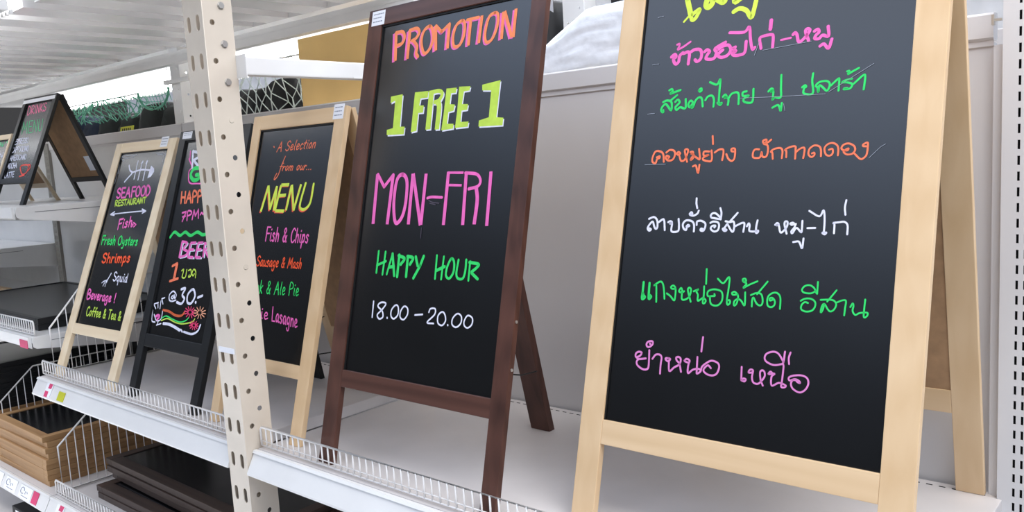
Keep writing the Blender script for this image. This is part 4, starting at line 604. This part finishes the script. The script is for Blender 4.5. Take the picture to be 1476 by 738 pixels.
for k, (x_, w_, h_, m_, lb_) in enumerate(((-3.62, .20, .10, BLACKF, 'dark flat package leftmost on the base shelf'), (-3.40, .16, .12, BLACKF, 'dark upright package second on the base shelf'), (-3.22, .14, .09, WOODS['walnut'][0], 'reddish brown package on the base shelf'), (-3.04, .16, .13, BLACKF, 'dark package on the base shelf below the pink tag'))):
    pk = thing('package', lb_, 'package', (x_, 1.2, .1602)); MB().box((-w_ / 2, -.12, 0), (w_ / 2, .12, h_)).obj('carton', m_, pk, .004); MB().box((-w_ * .3, -.1212, h_ * .45), (w_ * .2, -.1201, h_ * .9)).obj('paper_label', PAPER, pk)
# dark brown boards on the low shelf
dz = .4665
lab = ['lowest dark brown chalkboard of the low shelf pile', 'second lowest dark brown chalkboard of the low shelf pile', 'middle dark brown chalkboard of the low shelf pile', 'second topmost dark brown chalkboard of the low shelf pile', 'topmost dark brown framed chalkboard of the low shelf pile']
for k, (cx_, cy_, rz) in enumerate(((-2.42, 1.345, .0), (-2.43, 1.35, .008), (-2.44, 1.40, -.02), (-2.46, 1.395, -.012), (-2.475, 1.40, -.015))):
    flat_board('brown_framed_chalkboard', lab[k], cx_, cy_, dz, 1.02, .46, .021, .042, WOODS['espresso'], SLATE, rz); dz += .0225
# ------------------------------------------------------------------ tags on the price rails
def price_tag(x, zc, w, h, m, label, z_shelf, name='price_tag', frac=.5):
    """thin card tilted like the rail"""
    a = math.atan2(.026, .053)
    yc = 1.0225 - .026 * ((z_shelf + .003) - zc) / .053 - .0012
    t = thing(name, label, 'price tag', (x, yc, zc)); t.rotation_euler = (-a, 0, 0)
    MB().box((-w / 2, -.0006, -h / 2), (w / 2, .0006, h / 2)).obj('card', m, t)
    return t
def diag(t, w, h, m, name='stripe'):
    mb = MB(); mb.add([(-w * .1, -.0008, h / 2), (w * .45, -.0008, h / 2), (w * .35, -.0008, .1 * h), (-w * .15, -.0008, .1 * h)], [(0, 1, 2, 3)]); mb.add([(-w * .45, -.0008, -.1 * h), (w * .1, -.0008, -.1 * h), (w * .1, -.0008, -h / 2), (-w * .45, -.0008, -h / 2)], [(0, 1, 2, 3)]); mb.obj(name, m, t)
t = price_tag(-2.945, .874, .05, .048, PAPER, 'pink and white promotional tag on the left end of the rail', .9); diag(t, .05, .048, PINKTAG)
price_tag(-2.838, .868, .05, .030, YELTAG, 'small yellow price tag on the middle shelf rail', .9)
for k, (x, lb) in enumerate(((-3.585, 'leftmost'), (-3.44, 'middle'), (-3.295, 'third'))):
    t = price_tag(x, .437, .11, .044, PAPER, lb + ' white printed price tag on the low shelf rail', .466)
    mb = MB(); mb.tube([(-.028 + .016 * math.cos(a * math.pi / 7), -.0010, .004 + .011 * math.sin(a * math.pi / 7)) for a in range(13)], .0014, 4); mb.tube([(.0, -.001, .006), (.0, -.001, -.004), (.008, -.001, -.004)], .0012, 4); mb.tube([(.012, -.001, .006), (.02, -.001, .0)], .0012, 4); mb.tube([(-.03, -.001, -.014), (.03, -.001, -.014)], .001, 4); mb.obj('printed_number', GREYINK, t)
price_tag(-3.205, .438, .05, .042, PINKTAG, 'plain pink tag on the low shelf rail', .466)
t = price_tag(-2.99, .438, .06, .048, PAPER, 'pink and white tag on the low shelf rail below the wire fence', .466); diag(t, .06, .048, PINKTAG)
t = thing('price_tag', 'small pink tag on the rail before the glossy black boards', 'price tag', (-3.16, 1.0205, 1.004)); MB().box((-.035, -.0008, -.014), (.035, .0008, .014)).obj('card', PINKTAG, t)

# ------------------------------------------------------------------ the far side of the rack
for x0_, x1_, lb in ((-6.4, -1.56, 'long grey shelf on the far side behind the yellow box'), (-1.44, -.3, 'grey shelf on the far side under the wrapped bundle')):
    far = thing('far_shelf', lb, 'shelf', ((x0_ + x1_) / 2, 2.06, 1.735)); h = (x1_ - x0_) / 2
    MB().box((-h, -.295, -.03), (h, .30, 0)).obj('deck', DECK, far, .002); MB().box((-h, .3005, -.045), (h, .31, -.0005)).obj('price_rail', WHITE, far)
yb = thing('cardboard_box', 'plain yellow cardboard box standing behind the white crossbar', 'box', (-2.27, 1.92, 1.736))
MB().box((-.215, -.14, 0), (.215, .14, .262)).obj('carton', CARD, yb, .002)
MB().box((.2152, -.13, .004), (.2166, .13, .258)).obj('side_flap', CARDIN, yb)
MB().box((-.214, -.004, .2622), (.214, .004, .263)).obj('top_seam', CARDIN, yb)
# plastic wrapped bundle
from mathutils import noise
bm = bmesh.new(); bmesh.ops.create_cube(bm, size=1)
bmesh.ops.subdivide_edges(bm, edges=bm.edges, cuts=26, use_grid_fill=True)
for v in bm.verts:
    p = v.co * 2; n = (abs(p.x) ** 5 + abs(p.y) ** 5 + abs(p.z) ** 5) ** .2; p = p / max(n, 1e-6)
    slope = 1 - .72 * max(0.0, -p.x - .35) / .65
    q = Vector((p.x * .37, p.y * .155, (p.z * .5 + .5) * .178 * slope))
    r = noise.noise(q * 42) * .006 + noise.noise(q * 95) * .0035 + (noise.noise(Vector((q.x * 90, q.z * 14, q.y * 9))) * .010 if p.z < -.2 and p.y < 0 else 0)
    v.co = q + p.normalized() * r * (.35 if p.x < -.6 or p.z > .6 else 1)
    v.co.z = max(v.co.z, 0)
me = bpy.data.meshes.new('wrapped_bundle'); bm.to_mesh(me); bm.free(); me.materials.append(PLASTIC)
for p in me.polygons: p.use_smooth = True
o = bpy.data.objects.new('wrapped_bundle', me); COL.objects.link(o); o.location = (-1.09, 1.865, 1.7355); tag(o, 'white bundle wrapped in clear bubble plastic above the back panel', 'bundle')
# black box with lettering behind it
kb = thing('black_carton', 'black carton with white lettering behind the plastic bundle', 'box', (-1.24, 2.235, 1.736)); MB().box((-.19, -.08, 0), (.19, .08, .34)).obj('carton', BLACKF, kb, .002)
def block_text(s, x, z, hgt, parent, m, y):
    G5 = {'C': [[(1, .85), (.6, 1), (.1, .7), (.1, .3), (.6, 0), (1, .15)]], 'E': [[(1, 1), (.1, 1), (.1, 0), (1, 0)], [(.1, .5), (.8, .5)]], 'O': [[(.5, 1), (.1, .7), (.1, .3), (.5, 0), (.9, .3), (.9, .7), (.5, 1)]], ' ': [], 'I': [[(.5, 0), (.5, 1)]]}
    mb = MB()
    for ch in s:
        for st in G5[ch]: mb.tube([(x + p[0] * hgt * .6, y, z + p[1] * hgt) for p in st], hgt * .09, 4)
        x += hgt * .8
    return mb.obj('lettering', m, parent)
block_text('ICE CO', -.185, .272, .02, kb, PAPER, -.0805)
# hanging white cloth
mb = MB(); n = 12
for k in range(n + 1):
    x = -.03 + .06 * k / n; y = .006 * math.sin(k * 1.1); mb.v += [Vector((x, y, -.12 - .012 * math.sin(k * .5))), Vector((x, y, .2)), Vector((x, y + .002, -.12 - .012 * math.sin(k * .5))), Vector((x, y + .002, .2))]
for k in range(n):
    a = 4 * k; mb.f += [(a, a + 4, a + 5, a + 1), (a + 2, a + 3, a + 7, a + 6), (a, a + 2, a + 6, a + 4), (a + 1, a + 5, a + 7, a + 3)]
mb.f += [(0, 1, 3, 2), (4 * n, 4 * n + 2, 4 * n + 3, 4 * n + 1)]
cl = mb.obj('hanging_cloth', PAPER, smooth=True); cl.location = (-1.555, 1.99, 2.08); tag(cl, 'white cloth hanging beside the rack upright above the bundle', 'cloth')
# dark soft goods on the far shelf
def bag(x, y, w, h, d, m, label, group=None):
    bm = bmesh.new(); bmesh.ops.create_cube(bm, size=1); bmesh.ops.subdivide_edges(bm, edges=bm.edges, cuts=5, use_grid_fill=True)
    for v in bm.verts:
        p = v.co * 2; n = (abs(p.x) ** 5 + abs(p.y) ** 5 + abs(p.z) ** 5) ** .2; p = p / max(n, 1e-6)
        v.co = Vector((p.x * w / 2, p.y * d / 2 * (1 - .15 * p.z), p.z * h / 2)) + Vector((random.uniform(-1, 1), random.uniform(-1, 1), 0)) * .006
    me = bpy.data.meshes.new('soft_bag'); bm.to_mesh(me); bm.free(); me.materials.append(m)
    for p in me.polygons: p.use_smooth = True
    o = bpy.data.objects.new('soft_bag', me); COL.objects.link(o); o.location = (x, y, 1.735 + h / 2); tag(o, label, 'bag', group); return o
x = -6.0; k = 0
while x < -2.85:
    w = random.uniform(.16, .26); nav = -5.35 < x < -4.75
    bag(x + w / 2, 2.16, w, random.uniform(.14, .2), .3, NAVY if nav else BLACKF, 'navy blue fabric bag on the far shelf under the green net' if nav else 'black fabric bag in the dark row on the far shelf', 'navy bags on the far shelf' if nav else 'black bags on the far shelf'); x += w + .01; k += 1
bag(-1.72, 2.17, .26, .30, .24, BLACKF, 'tall black fabric bag beside the white rack upright')
tg = thing('shelf_label', 'small yellow label lying on the far shelf below the nets', 'label', (-4.08, 1.89, 1.785)); tg.rotation_euler = (-.2, 0, 0)
MB().box((-.07, -.001, -.016), (.07, .001, .016)).obj('card', YELTAG, tg)
mb = MB()
for k in range(5): mb.box((-.05 + .02 * k, -.0014, -.007), (-.038 + .02 * k, -.001, .007))
mb.obj('printed_letters', CORD, tg)
MB().box((-.004, .001, -.05), (.004, .003, -.016)).obj('peg', CORD, tg)
# nets: hanging wire mesh hoops
def net(x0, x1, y, z0, z1, m, label, sag=.0, cells=(14, 6), wob=.012):
    t = thing('net', label, 'net', ((x0 + x1) / 2, y, z1)); mb = MB(); nx, nz = cells; w = (x1 - x0); h = z1 - z0
    def pt(i, j):
        u = i / nx; v = j / nz
        return Vector((-w / 2 + w * u + random.uniform(-1, 1) * wob, .03 * math.sin(u * 7 + v * 3) + random.uniform(-1, 1) * wob, -h * v * (1 - sag * (2 * u - 1) ** 2) + random.uniform(-1, 1) * wob * .5))
    g = {}
    for j in range(nz + 1):
        for i in range(nx + 1): g[i, j] = pt(i + (.5 if j % 2 else 0), j)
    for j in range(nz):
        for i in range(nx + 1):
            a = g[i, j]; q = g.get((i, j + 1)); mb.tube([a, q], .0022, 4)
            r = g.get((i - 1, j + 1)) if j % 2 == 0 else g.get((i + 1, j + 1))
            if r: mb.tube([a, r], .0022, 4)
    mb.obj('mesh', m, t)
    mb = MB(); mb.tube([(-w / 2, 0, .004), (w / 2, 0, .004)], .004, 6); mb.obj('hanging_rail', WHITE, t)
    mb = MB()
    for s_ in (-.4, .4): mb.tube([(w * s_, 0, .006), (w * s_, 0, 2.0585 - z1)], .0015, 4)
    mb.obj('hanger_wire', WIRE, t)
    return t
net(-4.95, -4.03, 1.94, 1.845, 1.95, NETG, 'long green net hanging along the far shelf', cells=(30, 5))
net(-3.42, -2.58, 1.93, 1.78, 1.975, NETP, 'pale netting hanging left of the yellow cardboard box', cells=(16, 5), wob=.018)
hp = thing('net_hoop', 'green net hoop hanging beside the rear rack upright', 'net', (-3.86, 1.93, 1.955))
mb = MB(); mb.tube([(.15 * math.cos(math.pi + math.pi * k / 16), 0, .09 * math.sin(math.pi + math.pi * k / 16)) for k in range(17)], .006, 6); mb.obj('rim', NETG, hp, smooth=True)
mb = MB()
for k in range(9):
    x = -.13 + .0325 * k; mb.tube([(x, .004, 0), (x * .85, .03, -.095 * math.sqrt(max(.02, 1 - (x / .16) ** 2)))], .0018, 4)
for k in range(3):
    zz = -.02 - .024 * k; xx = .16 * math.sqrt(1 - (zz / .1) ** 2); mb.tube([(-xx, 0, zz), (0, .03, zz - .01), (xx, 0, zz)], .0018, 4)
mb.obj('mesh', NETG, hp)
mb = MB()
for sx in (-.148, .148): mb.tube([(sx, 0, 0), (sx, 0, .1035)], .0015, 4)
mb.obj('hanger_wire', WIRE, hp)
# lit strip under the far deck with its serrated fence
def led(power):
    m = bpy.data.materials.new('lit_diffuser'); m.use_nodes = True; b = m.node_tree.nodes['Principled BSDF']; b.inputs['Base Color'].default_value = (.95, .97, 1, 1)
    b.inputs['Emission Color'].default_value = (.96, .98, 1, 1); b.inputs['Emission Strength'].default_value = power; return m
fd = thing('far_deck', 'white underside of the overhead deck beyond the beam', 'deck', (-3.2, 2.0, 2.06)); MB().box((-3.0, -.31, .0), (1.25, .36, .02)).obj('sheet', WHITE, fd)
MB().box((-3.0, .36, -.005), (1.25, .372, .03)).obj('edge', WHITE, fd)
def strip_light(label, loc, x0, x1, face, power):
    m = led(power)
    ls = thing('strip_light', label, 'strip light', loc); f = face
    MB().box((x0, min(-f * .02, f * .012), -.018), (x1, max(-f * .02, f * .012), .039)).obj('housing', WHITE, ls, .003)
    y0, y1 = sorted((f * .0125, f * .02)); MB().box((x0 + .01, y0, -.016), (x1 - .01, y1, .036)).obj('diffuser', m, ls)
    mb = MB(); x = x0 + .01
    while x < x1: mb.box((x, y0, -.027), (x + .012, y1, -.0165)); x += .028
    mb.obj('serrated_edge', WHITE, ls)
    return ls
strip_light('bright white strip light running under the far deck edge', (-4.6, 2.28, 2.02), -1.6, 2.4, -1, 10.0)
strip_light('bright white strip light along the front edge of the overhead deck', (-3.2, .858, 2.033), -2.6, .72, 1, 5.0)
